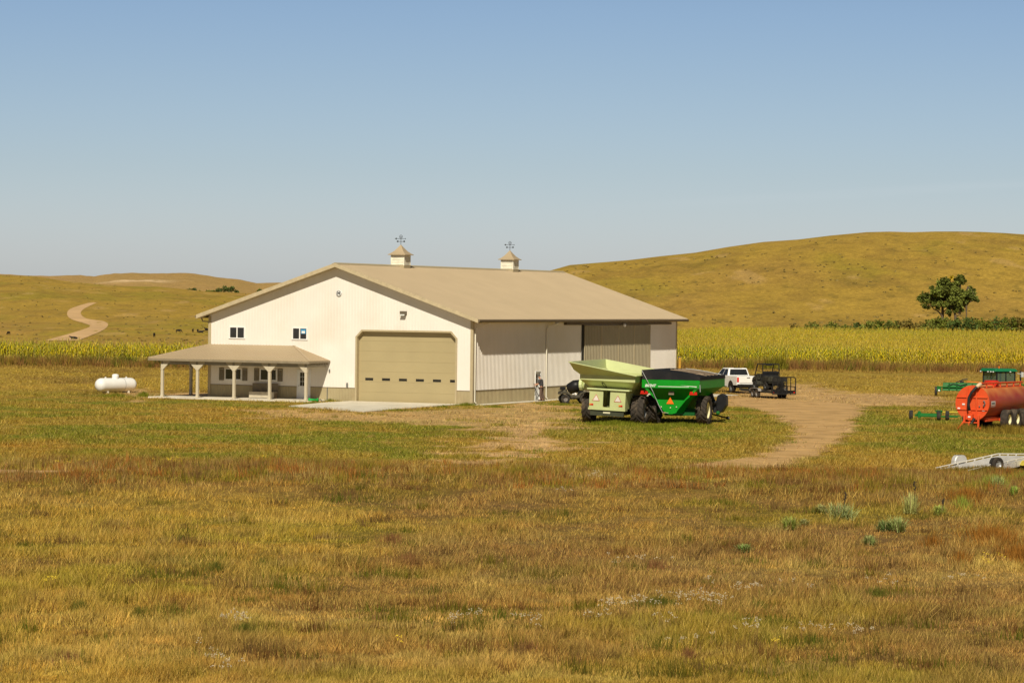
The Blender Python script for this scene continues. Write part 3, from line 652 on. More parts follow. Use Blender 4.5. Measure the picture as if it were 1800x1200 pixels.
# ================================================================== WHEELS
def wheel(par, c, Rw, w, rimR, rimm, tyrem=RUBBER, lugs=0, n=28, side=1, name='wheel'):
    b = MB(); c = Vector(c); s = side
    b.lathe(c, [(-s*w*.38, rimR), (s*w*.30, rimR), (s*w*.36, rimR*.96), (s*w*.22, rimR*.82), (s*w*.02, rimR*.72), (s*w*.0, rimR*.30), (s*w*.10, rimR*.26), (s*w*.12, 0)], n, 'x')
    for k in range(8):
        t = 2*math.pi*k/8; b.ball((c.x+s*w*.03, c.y+rimR*.5*math.cos(t), c.z+rimR*.5*math.sin(t)), rimR*.045, n=5, m=3)
    wo = b.build(name, rimm, par, autos=True)
    b = MB(); h = w/2; R1 = Rw*(.955 if lugs else 1)
    b.lathe(c, [(-h*.8,rimR), (-h*.95,rimR+.25*(R1-rimR)), (-h,rimR+.6*(R1-rimR)), (-h*.9,R1*.975), (-h*.6,R1), (h*.6,R1), (h*.9,R1*.975), (h,rimR+.6*(R1-rimR)), (h*.95,rimR+.25*(R1-rimR)), (h*.8,rimR), (-h*.8,rimR)], n, 'x')
    if lugs:
        for k in range(lugs):
            for sg in (-1, 1):
                t0 = 2*math.pi*(k+(.5 if sg > 0 else 0))/lugs; pts = []
                for (xx, dt) in ((.04, 0), (.55, .75), (.98, 1.25)):
                    t = t0+dt*2*math.pi/lugs*.8; pts.append((xx*sg*h, t))
                for (xa, ta), (xb, tb) in zip(pts[:-1], pts[1:]):
                    wd = .32*2*math.pi/lugs; A = []; B = []
                    for x_, t_ in ((xa,ta-wd/2),(xb,tb-wd/2),(xb,tb+wd/2),(xa,ta+wd/2)):
                        rl = R1*(.93 if abs(x_) > h*.9 else .985); ro = Rw*(.975 if abs(x_) > h*.9 else 1)
                        A.append((c.x+x_, c.y+rl*math.cos(t_), c.z+rl*math.sin(t_))); B.append((c.x+x_, c.y+ro*math.cos(t_), c.z+ro*math.sin(t_)))
                    b.hexa(A, B)
    b.build('tyre', tyrem, wo, autos=True); return wo
def tri(cx, cz, r, y, d=.01):
    return [(cx, cz+r), (cx-r*.9, cz-r*.55), (cx+r*.9, cz-r*.55)]
# ================================================================== PALE GREEN GRAIN CART (rear faces the camera)
ca = thing('grain_cart', 'pale green grain cart with an open slanted hopper and two reflective triangles', 'grain cart', (6.02, 171.2, 0), rot=(0, R(2.2), -R(17)))
def ring_loft(b, rings, close_bottom=True):
    vs = []; n = len(rings[0])
    for r_ in rings: vs += r_
    fs = [(i*n+k, i*n+(k+1) % n, (i+1)*n+(k+1) % n, (i+1)*n+k) for i in range(len(rings)-1) for k in range(n)]
    if close_bottom: fs.append(tuple(range(n-1, -1, -1)))
    b.add(vs, fs)
def rect(x0, x1, y0, y1, z, zr=None, zf=None): return [(x0,y0,z), (x1,y0,z), (x1,y1,z), (x0,y1,z)]
Y0 = -1.75
b = MB(); outer = [rect(-.55,.55,.0,2.6,.75), rect(-1.15,1.15,Y0+.85,4.1,1.95), rect(-1.68,1.62,Y0-.12,4.75,2.50), rect(-1.68,1.62,Y0-.12,4.75,2.80)]
ring_loft(b, outer)
inner = [[(x*.985,y+.03*(1 if y < 1 else -1),z+.02) for x,y,z in rr] for rr in outer]; ring_loft(b, inner)
b.build('hopper', PALEG, ca)
b = MB()
lo_ = [(-1.69,Y0-.13,2.801),(1.63,Y0-.13,2.801),(1.63,4.76,2.801),(-1.69,4.76,2.801)]
mi = [(-1.98,Y0-.46,3.05),(1.66,Y0-.16,2.83),(1.66,4.9,2.83),(-1.98,4.9,3.05)]
hi = [(-2.12,Y0-1.10,3.50),(1.72,Y0-.32,2.88),(1.95,5.05,2.98),(-2.12,5.2,3.52)]
ring_loft(b, [lo_, mi, hi], False); sh = lambda r_, d: [(x+(d if x < 0 else -d), y+(d if y < 1 else -d), z) for x,y,z in r_]
ring_loft(b, [sh(lo_,.03), sh(mi,.03), sh(hi,.03)], False)
for i in range(4): j = (i+1) % 4; a_, c2, d2, e2 = hi[i], hi[j], sh(hi,.03)[j], sh(hi,.03)[i]; b.add([a_,c2,d2,e2], [(0,1,2,3)])
for i in range(4): b.tube([hi[i], hi[(i+1) % 4]], .03, 6)
b.build('hopper_extension', PALEG, ca)
b = MB(); yy = Y0-.05    # rear panels with a central opening
for x0, x1, z0, z1 in ((-1.08,-.26,.92,1.97),(.16,1.08,.92,1.97),(-.26,.16,.92,.98),(-.26,.16,1.93,1.97)): b.box(x0, x1, yy, yy+.05, z0, z1)
b.box(-1.12, 1.10, yy-.04, yy+.5, .80, .915); b.box(1.03, 1.08, yy+.051, yy+1.6, .92, 1.97); b.box(-1.08, -1.03, yy+.051, yy+1.6, .92, 1.97)
b.build('rear_panel', PALEG, ca, bevel=.006)
b = MB(); b.box(-1.22, 1.32, yy-.12, yy+.45, 1.975, 2.04); b.build('ledge', mat('pale_green_edge', (.60,.66,.34), .5), ca)
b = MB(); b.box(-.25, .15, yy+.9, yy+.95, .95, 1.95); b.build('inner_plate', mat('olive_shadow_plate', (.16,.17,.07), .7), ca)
for x in (-.67, .63):
    b = MB(); b.prism(tri(x, 1.46, .21, yy), 'y', yy-.012, yy-.004); t_ = b.build('reflective_triangle', mat('white_reflector', (.72,.66,.58), .4), ca)
    b = MB(); o_ = tri(x, 1.46, .25, yy); i_ = tri(x, 1.46, .205, yy)
    for k in range(3): b.prism([o_[k], o_[(k+1) % 3], i_[(k+1) % 3], i_[k]], 'y', yy-.02, yy-.0125)
    b.build('red_border', mat('faded_red', (.55,.12,.08), .5), t_)
for x in (-.93, .82):
    b = MB(); b.box(x-.12, x-.01, yy-.035, yy-.001, 1.06, 1.15); q = b.build('tail_light', AMBER, ca); b = MB(); b.box(x, x+.11, yy-.035, yy-.001, 1.06, 1.15); b.build('lens', RED, q)
b = MB()
for k in range(14):
    a0 = 2*math.pi*k/14; a1 = 2*math.pi*(k+1)/14
    def ov(a, s): return (-.32+.09*s*math.cos(a)-.05*math.sin(a)*s, 2.24+.17*s*math.sin(a))
    P0, P1, P2_, P3 = ov(a0,1.), ov(a1,1.), ov(a1,.7), ov(a0,.7)
    def yz(pt): return Y0+.85-(pt[1]-1.95)/.55*.97-.03
    b.hexa([(q[0], yz(q)-.02, q[1]) for q in (P0,P1,P2_,P3)], [(q[0], yz(q)+.03, q[1]) for q in (P0,P1,P2_,P3)])
b.build('sight_window', BLACK, ca)
b = MB(); b.box(-1.3, 1.3, -.15, .15, .62, .82); b.box(-.9, -.7, Y0+.1, 5.2, .55, .75); b.box(.7, .9, Y0+.1, 5.2, .55, .75); b.box(-1.0, 1.0, Y0+.0, Y0+.18, .48, .78)
b.beam((-.8,5.1,.65), (0,7.4,.55), .14); b.beam((.8,5.1,.65), (0,7.4,.55), .14); b.build('frame', mat('dark_olive_frame', (.05,.055,.03), .6), ca)
b = MB(); b.box(-.22, .2, Y0-.03, Y0-.005, .62, .71); b.build('number_plate', mat('cream_plate', (.7,.66,.45), .5), ca)
wheel(ca, (-1.52,0,.86), .86, .62, .40, mat('grey_rim', (.28,.30,.32), .45), DUSTY, 16, side=-1); wheel(ca, (1.52,0,.86), .86, .78, .42, mat('grey_rim', (.3,.3,.3)), DUSTY, 16, side=1)
b = MB(); b.tube([(-1.3,2.2,1.5), (-1.95,2.1,1.95), (-2.55,2.0,2.05)], .27, 14); au = b.build('unload_auger', PALEG, ca, smooth=True)
b = MB(); b.tube([(-2.55,2.0,2.05), (-2.72,2.0,2.04)], .36, 14); b.box(-2.7,-2.55,1.85,2.15,2.40,2.60); b.build('flange', mat('pale_green_edge', (.6,.66,.34)), au)
b = MB(); b.tube([(-2.7,2.0,2.04), (-3.0,2.0,1.95), (-3.4,2.0,1.72)], [.32,.38,.33], 10); b.build('rubber_spout', BLACK, au, smooth=True)
# ================================================================== BRIGHT GREEN GRAIN CART
cb = thing('grain_cart', 'bright green grain cart with black roll tarp, orange triangle and cream wheel', 'grain cart', (9.80, 171.2, 0), R(18.5))
YB = -1.9
b = MB()
rg = [rect(-.33,.33,YB+1.3,1.0,.66), rect(-.9,.9,YB+.9,3.0,1.42), rect(-1.7,1.7,YB,3.9,2.15), rect(-1.7,1.7,YB,3.9,2.62)]
rg[0] = [(-.33,YB+1.6,.66),(.33,YB+1.6,.66),(.33,1.2,.66),(-.33,1.2,.66)]; rg[1] = [(-.9,YB+1.05,1.42),(.9,YB+1.05,1.42),(.9,2.6,1.42),(-.9,2.6,1.42)]
ring_loft(b, rg); b.build('hopper', KELLY, cb)
b = MB()   # bright lower rear plate and diagonal flanges standing at the back plane
y_ = YB+.02
def flange(pts, y0=None, y1=None): b.prism(pts, 'y', y0 if y0 is not None else y_, y1 if y1 is not None else y_+.03)
flange([(-.92,1.47),(.90,1.45),(.42,.86),(.34,.72),(.10,.64),(-.12,.64),(-.42,.80)])
flange([(-1.62,2.14),(-1.42,2.14),(-.80,1.475),(-.925,1.475)]); flange([(1.45,2.14),(1.66,2.14),(.905,1.455),(.80,1.455)])
b.build('rear_gusset', KELLY, cb)
b = MB(); b.box(-1.72, 1.72, YB-.03, YB-.002, 2.13, 2.63); b.box(1.702, 1.73, YB, 3.9, 2.13, 2.63); b.build('side_band', KELLY, cb)
b = MB(); b.box(-.75, 1.1, YB-.036, YB-.031, 2.20, 2.245); b.prism([(.55,2.31),(.75,2.29),(1.55,2.20),(1.58,2.27)], 'y', YB-.037, YB-.032); b.build('stripe', mat('pale_decal', (.55,.62,.50), .4), cb)
textmesh('BRENT', .21, .004, 'lettering', WHITE, cb, (-1.22, YB-.036, 2.255), (R(90), 0, 0), shear=.3, bold=.006)
textmesh('1194', .12, .003, 'lettering', WHITE, cb, (1.22, YB-.040, 2.215), (R(90), 0, 0), shear=.3) if False else None
b = MB()   # tarp: raised left side, peak, rear flap
hL, hR = 3.16, 2.80
A = [(-1.75,YB-.05,2.63),(1.75,YB-.05,2.63),(1.75,3.95,2.63),(-1.75,3.95,2.63)]
Bq = [(-1.74,YB-.04,hL),(1.74,YB-.04,hR),(1.74,3.95,hR),(-1.74,3.95,hL)]
n = 12; vs = []; fs = []
for j in range(n+1):
    y = YB-.04+(3.99-YB)*j/n
    for i in range(9):
        u = i/8; x = -1.74+3.48*u; z = hL+(hR-hL)*u+.10*math.sin(math.pi*u)*(1+.0*j)+(.035 if j % 2 else 0)*math.sin(math.pi*u)
        vs.append((x, y, z))
for j in range(n):
    for i in range(8): a = j*9+i; fs.append((a, a+1, a+10, a+9))
b.add(vs, fs)
b.add([*vs[:9], (1.75,YB-.05,2.62), (-1.75,YB-.05,2.62)], [tuple(range(11))])
b.add([vs[8+9*j] for j in range(n+1)]+[(1.745,3.95,2.62),(1.745,YB-.04,2.62)], [tuple(range(n+3))])
b.add([vs[9*j] for j in range(n+1)]+[(-1.745,3.95,2.62),(-1.745,YB-.04,2.62)], [tuple(range(n+3))])
tp = b.build('tarp', TARP, cb)
for k in range(5):
    b = MB(); y = YB+1.5+k*.85; pts = []
    for i in range(3, 9):
        u = i/8; pts.append((-1.74+3.48*u, y, hL+(hR-hL)*u+.10*math.sin(math.pi*u)+.05))
    b.tube(pts, .022, 5); b.build('tarp_bow', DUSTB if k < 4 else STEEL, tp)
b = MB(); b.ball((1.15,YB+1.9,2.93), .4, 1, 1.1, .12); b.build('dust_patch', DUSTB, tp, smooth=True)
b = MB(); b.tube([(-1.72,YB-.08,3.12), (-1.05,YB-.10,1.95), (-.72,YB-.06,1.2), (-.45,YB-.06,.72), (-.1,YB-.06,.70)], .018, 5); b.build('crank_rod', STEEL, cb)
b = MB(); b.tube([(1.76,YB-.06,2.35), (1.78,YB-.06,1.95)], .03, 6); b.build('roll_bracket', STEEL, cb)
b = MB(); b.prism(tri(-.02, 1.36, .25, 0), 'y', y_-.03, y_-.018); b.build('warning_triangle', ORANGE, cb)
b = MB(); b.box(-.2,.12,YB+.28,YB+.31,1.74,1.94); b.build('access_panel', mat('brown_panel', (.2,.2,.2)), cb)
for x in (-1.58, 1.36):
    b = MB(); b.box(x-.23, x+.23, YB-.05, YB-.01, 1.76, 1.84); b.box(x-.20, x-.02, YB-.06, YB-.005, 1.85, 1.95); b.box(x+.06, x+.22, YB-.06, YB-.005, 1.85, 1.93); b.build('tail_light', RED, cb, bevel=.01)
for x, z in ((-.55,1.04),(.0,1.0),(.36,1.05)):
    b = MB(); b.ball((x,y_-.03,z), .04); b.build('bolt_cap', mat('cream_plate', (.7,.66,.45)), cb)
b = MB(); b.box(-1.3, 1.3, -.12, .14, .68, .9); b.box(.55, 1.25, YB+.7, YB+.9, .55, .74); b.beam((-.6,2.6,.8), (0,6.6,.55), .16, .2); b.beam((.6,2.6,.8), (0,6.6,.55), .16, .2); b.box(-.6,.6,YB+.9,3.2,.52,.64); b.build('frame', DGREEN, cb)
wheel(cb, (-1.5,0,.84), .84, .66, .48, CREAMRIM, DUSTY, 18, side=-1); wheel(cb, (1.5,0,.84), .84, .66, .50, CREAMRIM, DUSTY, 18, side=1)
b = MB(); b.tube([(.9,2.2,1.0), (1.5,2.6,1.25)], .17, 10); b.beam((1.1,2.7,1.9), (1.50,2.8,.62), .26, .3); b.beam((1.50,2.8,.64), (1.95,2.8,1.2), .24, .3)
b.build('lower_auger', BLACK, cb)
b = MB(); b.prism([(1.50,1.15),(1.62,1.62),(1.85,1.74),(2.12,1.6),(2.14,1.05),(1.85,.62),(1.66,.62)], 'y', 2.6, 3.2); b.build('auger_spout', BLACK, cb, bevel=.03)
b = MB(); b.ball((1.68,2.56,.60), .12); b.build('hinge', JGREEN, cb)
b = MB(); b.tube([(1.0,3.6,.5), (1.5,4.0,.34), (1.85,4.1,.26)], .05, 6); b.tube([(1.8,4.08,.27), (1.98,4.14,.24)], .09, 8); b.build('drive_shaft', BLACK, cb)
# ================================================================== ATV by the barn wall
at_ = thing('quad_bike', 'camouflage quad bike parked by the side wall behind the pale green cart', 'quad bike', (4.32, 203.5, 0), R(80+180))
for x in (-.42, .42):
    for y in (-.66, .66): wheel(at_, (x,y,.32), .32, .26, .17, mat('dull_alloy', (.22,.20,.18), .5), RUBBER, 0, 18, side=1 if x > 0 else -1)
b = MB(); b.prism([(-1.02,.62),(-.98,.80),(-.75,.86),(-.38,.74),(-.30,.55),(.28,.55),(.36,.76),(.72,.92),(1.0,.80),(1.04,.62),(.92,.66),(.72,.70),(.42,.62),(.30,.38),(-.34,.38),(-.44,.6),(-.70,.70),(-.92,.66)], 'x', -.50, .50); b.build('body', CAMO, at_, bevel=.03)
b = MB(); b.box(-.17,.17,-.62,.18,.76,.92); b.prism([(.1,.86),(.34,1.04),(.42,.98),(.4,.8)], 'x', -.14, .14); b.build('seat', BLACK, at_, bevel=.04)
b = MB(); b.tube([(-.38,.30,1.10),(-.12,.42,1.08),(.12,.42,1.08),(.38,.30,1.10)], .025, 6); b.tube([(0,.42,1.08),(0,.55,.8)], .035, 6); b.build('handlebar', BLACK, at_)
for y0, y1 in ((.55,1.0),(-1.05,-.55)):
    b = MB(); z = .95
    for x in (-.38,-.19,0,.19,.38): b.tube([(x,y0,z),(x,y1,z)], .015, 5)
    b.tube([(-.4,y0,z),(.4,y0,z)], .018, 5); b.tube([(-.4,y1,z),(.4,y1,z)], .018, 5); b.tube([(-.3,y0+.1,z),(-.3,y0+.1,.8)], .018, 5); b.tube([(.3,y0+.1,z),(.3,y0+.1,.8)], .018, 5); b.build('cargo_rack', BLACK, at_)
b = MB(); b.box(-.28,.28,.62,.92,.96,1.16); b.build('cargo_box', BLACK, at_, bevel=.02)
b = MB(); b.box(-.20,.20,-.25,.25,.30,.58); b.tube([(-.42,.66,.32),(.42,.66,.32)], .04, 6); b.tube([(-.42,-.66,.32),(.42,-.66,.32)], .04, 6); b.build('engine', BLACK, at_)
b = MB(); b.prism([(-.15,.62),(.02,.90),(.10,.88),(.0,.60)], 'x', .501, .512); b.prism([(-.15,.62),(.02,.90),(.10,.88),(.0,.60)], 'x', -.512, -.501); b.build('decal', WHITE, at_)
# ================================================================== PERSON
def skin_body(name, pts, edges, m, parent=None, sub=2, root=0):
    me = bpy.data.meshes.new(name); bm = bmesh.new(); sl = bm.verts.layers.skin.verify(); vs = []
    for i, (x, y, z, rx, ry) in enumerate(pts):
        v = bm.verts.new((x, y, z)); v[sl].radius = (rx, ry); v[sl].use_root = (i == root); vs.append(v)
    for a, c in edges: bm.edges.new((vs[a], vs[c]))
    bm.to_mesh(me); bm.free(); me.materials.append(m)
    o = bpy.data.objects.new(name, me); COL.objects.link(o); o.parent = parent
    sk = o.modifiers.new('skin', 'SKIN'); sk.use_smooth_shade = True
    ob = o.modifiers.new('sub', 'SUBSURF'); ob.levels = sub; ob.render_levels = sub
    return o
# figure faces +y locally, about 1.76 m tall, bent slightly forward with both hands low in front
pe = [(0,0,.98,.15,.11),(0,.01,1.15,.14,.105),(0,.05,1.32,.165,.115),(0,.09,1.46,.13,.09),(0,.115,1.53,.055,.055),(0,.15,1.62,.075,.085),(0,.165,1.72,.08,.09),
 (-.19,.08,1.44,.062,.062),(-.25,.12,1.20,.048,.048),(-.20,.36,1.08,.037,.037),(-.17,.44,1.06,.035,.022),
 (.19,.08,1.44,.062,.062),(.26,.13,1.20,.048,.048),(.15,.42,1.16,.037,.037),(.10,.52,1.15,.035,.022),
 (-.10,0,.90,.095,.095),(-.12,.03,.50,.065,.065),(-.13,-.02,.10,.045,.05),(-.14,.14,.045,.045,.035),
 (.10,0,.90,.095,.095),(.13,-.02,.50,.065,.065),(.15,-.14,.10,.045,.05),(.16,.02,.045,.045,.035)]
ed = [(0,1),(1,2),(2,3),(3,4),(4,5),(5,6),(3,7),(7,8),(8,9),(9,10),(3,11),(11,12),(12,13),(13,14),(0,15),(15,16),(16,17),(17,18),(0,19),(19,20),(20,21),(21,22)]
fg = [(-.17,.44,1.06),(.10,.52,1.15)]; base = len(pe)
for hi_, (hx, hy, hz) in enumerate(fg):
    for k in range(4):
        dx = (k-1.5)*.019; a0 = len(pe); pe.append((hx+dx, hy+.045, hz-.005, .0095,.0095)); pe.append((hx+dx*1.05, hy+.075-.003*abs(k-1), hz-.035, .0085,.0085)); pe.append((hx+dx, hy+.055, hz-.06, .007,.007)); ed += [((10,14)[hi_], a0), (a0,a0+1), (a0+1,a0+2)]
    sg = 1 if hi_ == 0 else -1; a0 = len(pe); pe.append((hx+sg*.04, hy+.02, hz-.015, .011,.011)); pe.append((hx+sg*.035, hy+.055, hz-.04, .009,.009)); ed += [((10,14)[hi_], a0), (a0,a0+1)]
mp = G(951.5, 705.2)
per_ = skin_body('person', pe, ed, SKIN); per_.location = (mp.x, mp.y, .05); per_.rotation_euler = (0, 0, R(72))
tag(per_, 'person in dark cap, charcoal shirt and brown trousers holding a hose at the side door', 'person')
per = per_
o = skin_body('shirt', [(0,0,.95,.20,.155),(0,.01,1.15,.20,.16),(0,.05,1.32,.22,.17),(0,.085,1.47,.16,.13),(-.19,.08,1.45,.105,.105),(-.25,.12,1.19,.085,.085),(.19,.08,1.45,.105,.105),(.26,.13,1.19,.085,.085)], [(0,1),(1,2),(2,3),(3,4),(4,5),(3,6),(6,7)], SHIRT, per)
o = skin_body('trousers', [(0,0,1.0,.19,.15),(-.10,0,.88,.135,.135),(-.12,.03,.50,.105,.105),(-.13,-.02,.09,.085,.085),(.10,0,.88,.135,.135),(.13,-.02,.50,.105,.105),(.15,-.14,.09,.085,.085)], [(0,1),(1,2),(2,3),(0,4),(4,5),(5,6)], PANTS, per)
for fx, fy in ((-.14,.05),(.16,-.08)):
    b = MB(); b.hexa([(fx-.05,fy-.12,0),(fx+.05,fy-.12,0),(fx+.05,fy+.18,0),(fx-.05,fy+.18,0)], [(fx-.045,fy-.11,.10),(fx+.045,fy-.11,.10),(fx+.04,fy+.14,.05),(fx-.04,fy+.14,.05)]); b.build('shoe', BLACK, per, bevel=.02)
b = MB(); b.lathe((0,.165,1.735), [(-.01,.098),(.05,.094),(.085,.06),(.10,0)], 14, 'z'); b.box(-.07,.07,.24,.34,1.735,1.75); b.build('cap', HAT, per, autos=True)
b = MB()
for x in (-.032, .032): b.ball((x,.247,1.685), .011, n=6, m=4)
b.build('eyes', BLACK, per)
b = MB(); b.prism([(.245,1.69),(.275,1.648),(.245,1.642)], 'x', -.012, .012); b.box(-.025,.025,.243,.25,1.612,1.62)
for x in (-.088, .078): b.box(x, x+.01, .14, .18, 1.64, 1.70)
b.build('nose', SKIN, per)
cth, sth = math.cos(R(72)), math.sin(R(72))
def pw(x, y, z): return Vector((mp.x+cth*x-sth*y, mp.y+sth*x+cth*y, z+.05))
b = MB(); b.tube([pw(.10,.60,1.19), pw(.08,.56,1.15), pw(.05,.48,.85), pw(0,.28,.45), pw(-.08,.16,.33), pw(-.35,.3,.10), pw(-.5,.2,-.01), pw(-.9,.6,-.01)], .02, 6)
tag(b.build('hose', BLACK, None, smooth=True), 'dark hose hanging from the hands of the person at the side door', 'hose')
# ================================================================== WHITE PICKUP
tr = thing('pickup_truck', 'white crew cab pickup truck hitched to the black utility trailer', 'pickup truck', (18.33, 233.2, 0), -R(20))
# local: rear bumper at y=-1.2, front to y=4.6 ; rear axle at y=0
b = MB()
low_ = [(-1.18,.62),(-1.18,1.32),(.62,1.34),(.62,1.30),(2.85,1.30),(4.35,1.22),(4.62,1.05),(4.66,.55),(4.2,.45),(4.05,.62),(3.85,.86),(3.6,.92),(3.3,.86),(3.1,.6),(3.0,.42),(.62,.42),(.50,.62),(.30,.86),(.0,.94),(-.30,.86),(-.5,.6)]
b.prism(low_, 'x', -1.0, 1.0); body = b.build('body', WHITE, tr, bevel=.05, seg=2)
b = MB()
def sec(y, z, w): return [(-w,y,z),(w,y,z)]
ca0 = [(-.96,.62,1.30),(.96,.62,1.30),(.96,2.95,1.28),(-.96,2.95,1.28)]; ca1 = [(-.78,.82,1.93),(.78,.82,1.93),(.76,2.05,1.93),(-.76,2.05,1.93)]
b.hexa(ca0, ca1); b.build('cab', WHITE, tr, bevel=.06, seg=2)
def quadlerp(a, b_, c, d, u, v): return Vector(a).lerp(Vector(b_), u).lerp(Vector(d).lerp(Vector(c), u), v)
def glass(a, b_, c, d, u0, u1, v0, v1, off, par, nm='window'):
    P = [quadlerp(a, b_, c, d, u, v)+Vector(off) for u, v in ((u0,v0),(u1,v0),(u1,v1),(u0,v1))]; m_ = MB(); m_.add(P, [(0,1,2,3)]); return m_.build(nm, GLASS, par)
glass(ca0[0],ca0[1],ca1[1],ca1[0], .07,.93,.14,.86,(0,-.014,0), tr, 'rear_window')
for sg in (-1, 1):
    A, B, C2, D2 = ((ca0[0],ca0[3],ca1[3],ca1[0]) if sg < 0 else (ca0[1],ca0[2],ca1[2],ca1[1]))
    glass(A,B,C2,D2, .06,.45,.12,.88,(sg*.014,0,0), tr, 'side_window'); glass(A,B,C2,D2, .49,.90,.12,.88,(sg*.014,0,0), tr, 'side_window')
    b = MB(); b.box(sg*1.0-.0 if sg > 0 else -1.22, 1.22 if sg > 0 else -1.0, 2.45, 2.6, 1.28, 1.5); b.build('mirror', BLACK, tr, bevel=.03)
    b = MB(); x = sg*.90; b.box(x-.085, x+.085, -1.215, -1.17, .86, 1.24); b.build('tail_light', RED, tr, bevel=.015)
    for y in (0., 3.6): wheel(tr, (sg*.84,y,.41), .41, .28, .25, mat('dark_alloy', (.10,.10,.10), .4), RUBBER, 0, 24, side=sg)
    b = MB(); b.box(sg*.99-.03, sg*.99+.03, .7, 2.9, .44, .5); b.build('running_board', BLACK, tr)
    b = MB(); b.tube([(sg*.99,-.38,.42)]+[(sg*1.003, -.44*math.cos(a), .42+.54*math.sin(a)) for a in np.linspace(.1, math.pi-.1, 10)]+[(sg*.99,.38,.42)], .03, 5); b.build('wheel_arch', BLACK, tr)
glass(ca0[3],ca0[2],ca1[2],ca1[3], .06,.94,.1,.9,(0,.014,.006), tr, 'windshield')
b = MB(); b.box(-.78,.78,-1.215,-1.18,.80,1.30); tg = b.build('tailgate', WHITE, tr, bevel=.02)
b = MB(); b.box(-.14,.14,-1.225,-1.216,1.18,1.235); b.build('handle', BLACK, tg)
b = MB(); b.box(-.98,.98,-1.36,-1.2,.52,.70); b.build('bumper', BLACK, tr, bevel=.03)
b = MB(); b.box(.34,.62,-1.372,-1.361,.55,.69); b.build('licence_plate', mat('pale_plate', (.6,.6,.6)), tr)
b = MB(); b.box(-.34,.34,.83,.90,1.935,1.955); b.build('brake_light', BLACK, tr)
b = MB(); b.box(-.85,.85,-1.0,4.3,.40,.55); b.build('chassis', BLACK, tr)
for sg in (-1, 1):
    b = MB(); b.box(sg*.80-.16, sg*.80+.16, 4.62, 4.68, .85, 1.05); b.build('headlight', mat('clear_lens', (.7,.7,.7), .1), tr)
b = MB(); b.box(-.6,.6,4.63,4.69,.6,1.05); b.build('grille', BLACK, tr)
# ================================================================== UTILITY TRAILER and UTV
ut = thing('utility_trailer', 'black tandem axle utility trailer with mesh ramp gate behind the pickup', 'trailer', (20.1, 219.4, 0), -R(19))
b = MB(); b.box(-.92,.92,-.6,5.2,.50,.56); b.build('deck', WOOD, ut)
b = MB()
for x in (-.95,.95): b.box(x-.03,x+.03,-.6,5.2,.42,.60); b.box(x-.025,x+.025,-.6,5.2,.88,.93); [b.box(x-.025,x+.025,y-.025,y+.025,.6,.88) for y in (-.55,.8,2.2,3.6,5.15)]
b.beam((-.9,5.2,.5),(0,7.0,.5),.09); b.beam((.9,5.2,.5),(0,7.0,.5),.09); b.box(-.05,.05,6.5,7.6,.45,.55); b.box(-.95,.95,-.65,-.6,.42,.6); b.box(-.95,.95,-.6,-.52,.40,.50); b.build('frame', BLACK, ut)
for sg in (-1, 1):
    for y in (1.7, 2.48): wheel(ut, (sg*1.09,y,.33), .33, .21, .19, mat('dull_alloy', (.2,.2,.2)), DUSTY, 0, 20, side=sg)
    b = MB(); b.prism([(1.25,.52),(1.35,.70),(1.55,.74),(2.65,.74),(2.85,.70),(2.95,.52),(2.90,.52),(2.80,.68),(2.63,.715),(1.57,.715),(1.38,.68),(1.30,.52)], 'x', sg*1.09-.13, sg*1.09+.13); b.build('fender', mat('grey_fender', (.30,.27,.24), .5), ut)
    b = MB(); b.box(sg*.85-.06, sg*.85+.06, -.68, -.651, .45, .53); b.build('tail_light', RED, ut)
gm_ = MB(); gy, gz0, gz1 = -.72, .34, 1.62
fr_ = [(-.93,gy,gz0),(-.93,gy,gz1-.12),(-.86,gy,gz1-.03),(-.78,gy,gz1),(.78,gy,gz1),(.86,gy,gz1-.03),(.93,gy,gz1-.12),(.93,gy,gz0)]
gm_.tube(fr_, .042, 6); gm_.tube([(-.93,gy,gz0),(.93,gy,gz0)], .035, 6); gm_.tube([(-.93,gy,.62),(.93,gy,.62)], .025, 6)
for x in (-.53,-.18,.18,.53): gm_.tube([(x,gy,gz0),(x,gy,gz1)], .042, 6)
gp = gm_.build('ramp_gate', BLACK, ut)
gx = MB()  # dense bars added to darken the left part of the gate
for k in range(22): gx.box(-.90+k*.055, -.90+k*.055+.016, gy-.008, gy+.008, gz0+.02, gz1-.05)
for k in range(16): gx.box(-.92, .34, gy-.006, gy+.006, gz0+.05+k*.075, gz0+.05+k*.075+.014)
gx.build('darkening_mesh', BLACK, gp)
UCAMO = mat('dark_camouflage', (.03,.028,.02), .75, vary=.5, scale=3.5, dirt=(.085,.08,.055,.75), dscale=5)
uv = thing('utility_vehicle', 'camouflage side by side with black roll cage riding on the utility trailer', 'utility vehicle', (19.62, 221.9, .56), -R(19))
for sg in (-1, 1):
    for y in (-.55, 1.45): wheel(uv, (sg*.62,y,.33), .33, .26, .18, mat('dark_alloy', (.1,.1,.1)), RUBBER, 14, 18, side=sg)
b = MB(); b.prism([(-1.15,.55),(-1.15,.62),(.15,.62),(.18,.5),(1.0,.42),(1.15,.75),(1.2,1.0),(1.9,.88),(2.02,.60),(1.9,.5),(1.75,.66),(1.45,.74),(1.15,.6),(1.05,.34),(.0,.34),(-.15,.5),(-.4,.6)], 'x', -.70, .70); b.build('body', UCAMO, uv, bevel=.03)
b = MB(); b.box(-.72,.72,-1.18,-.02,.66,.74); b.box(-.72,-.66,-1.18,-.02,.74,1.02); b.box(.66,.72,-1.18,-.02,.74,1.02); b.box(-.66,.66,-1.18,-1.12,.74,1.02); b.box(-.66,.66,-.08,-.02,.74,1.06); b.build('cargo_bed', UCAMO, uv, bevel=.01)
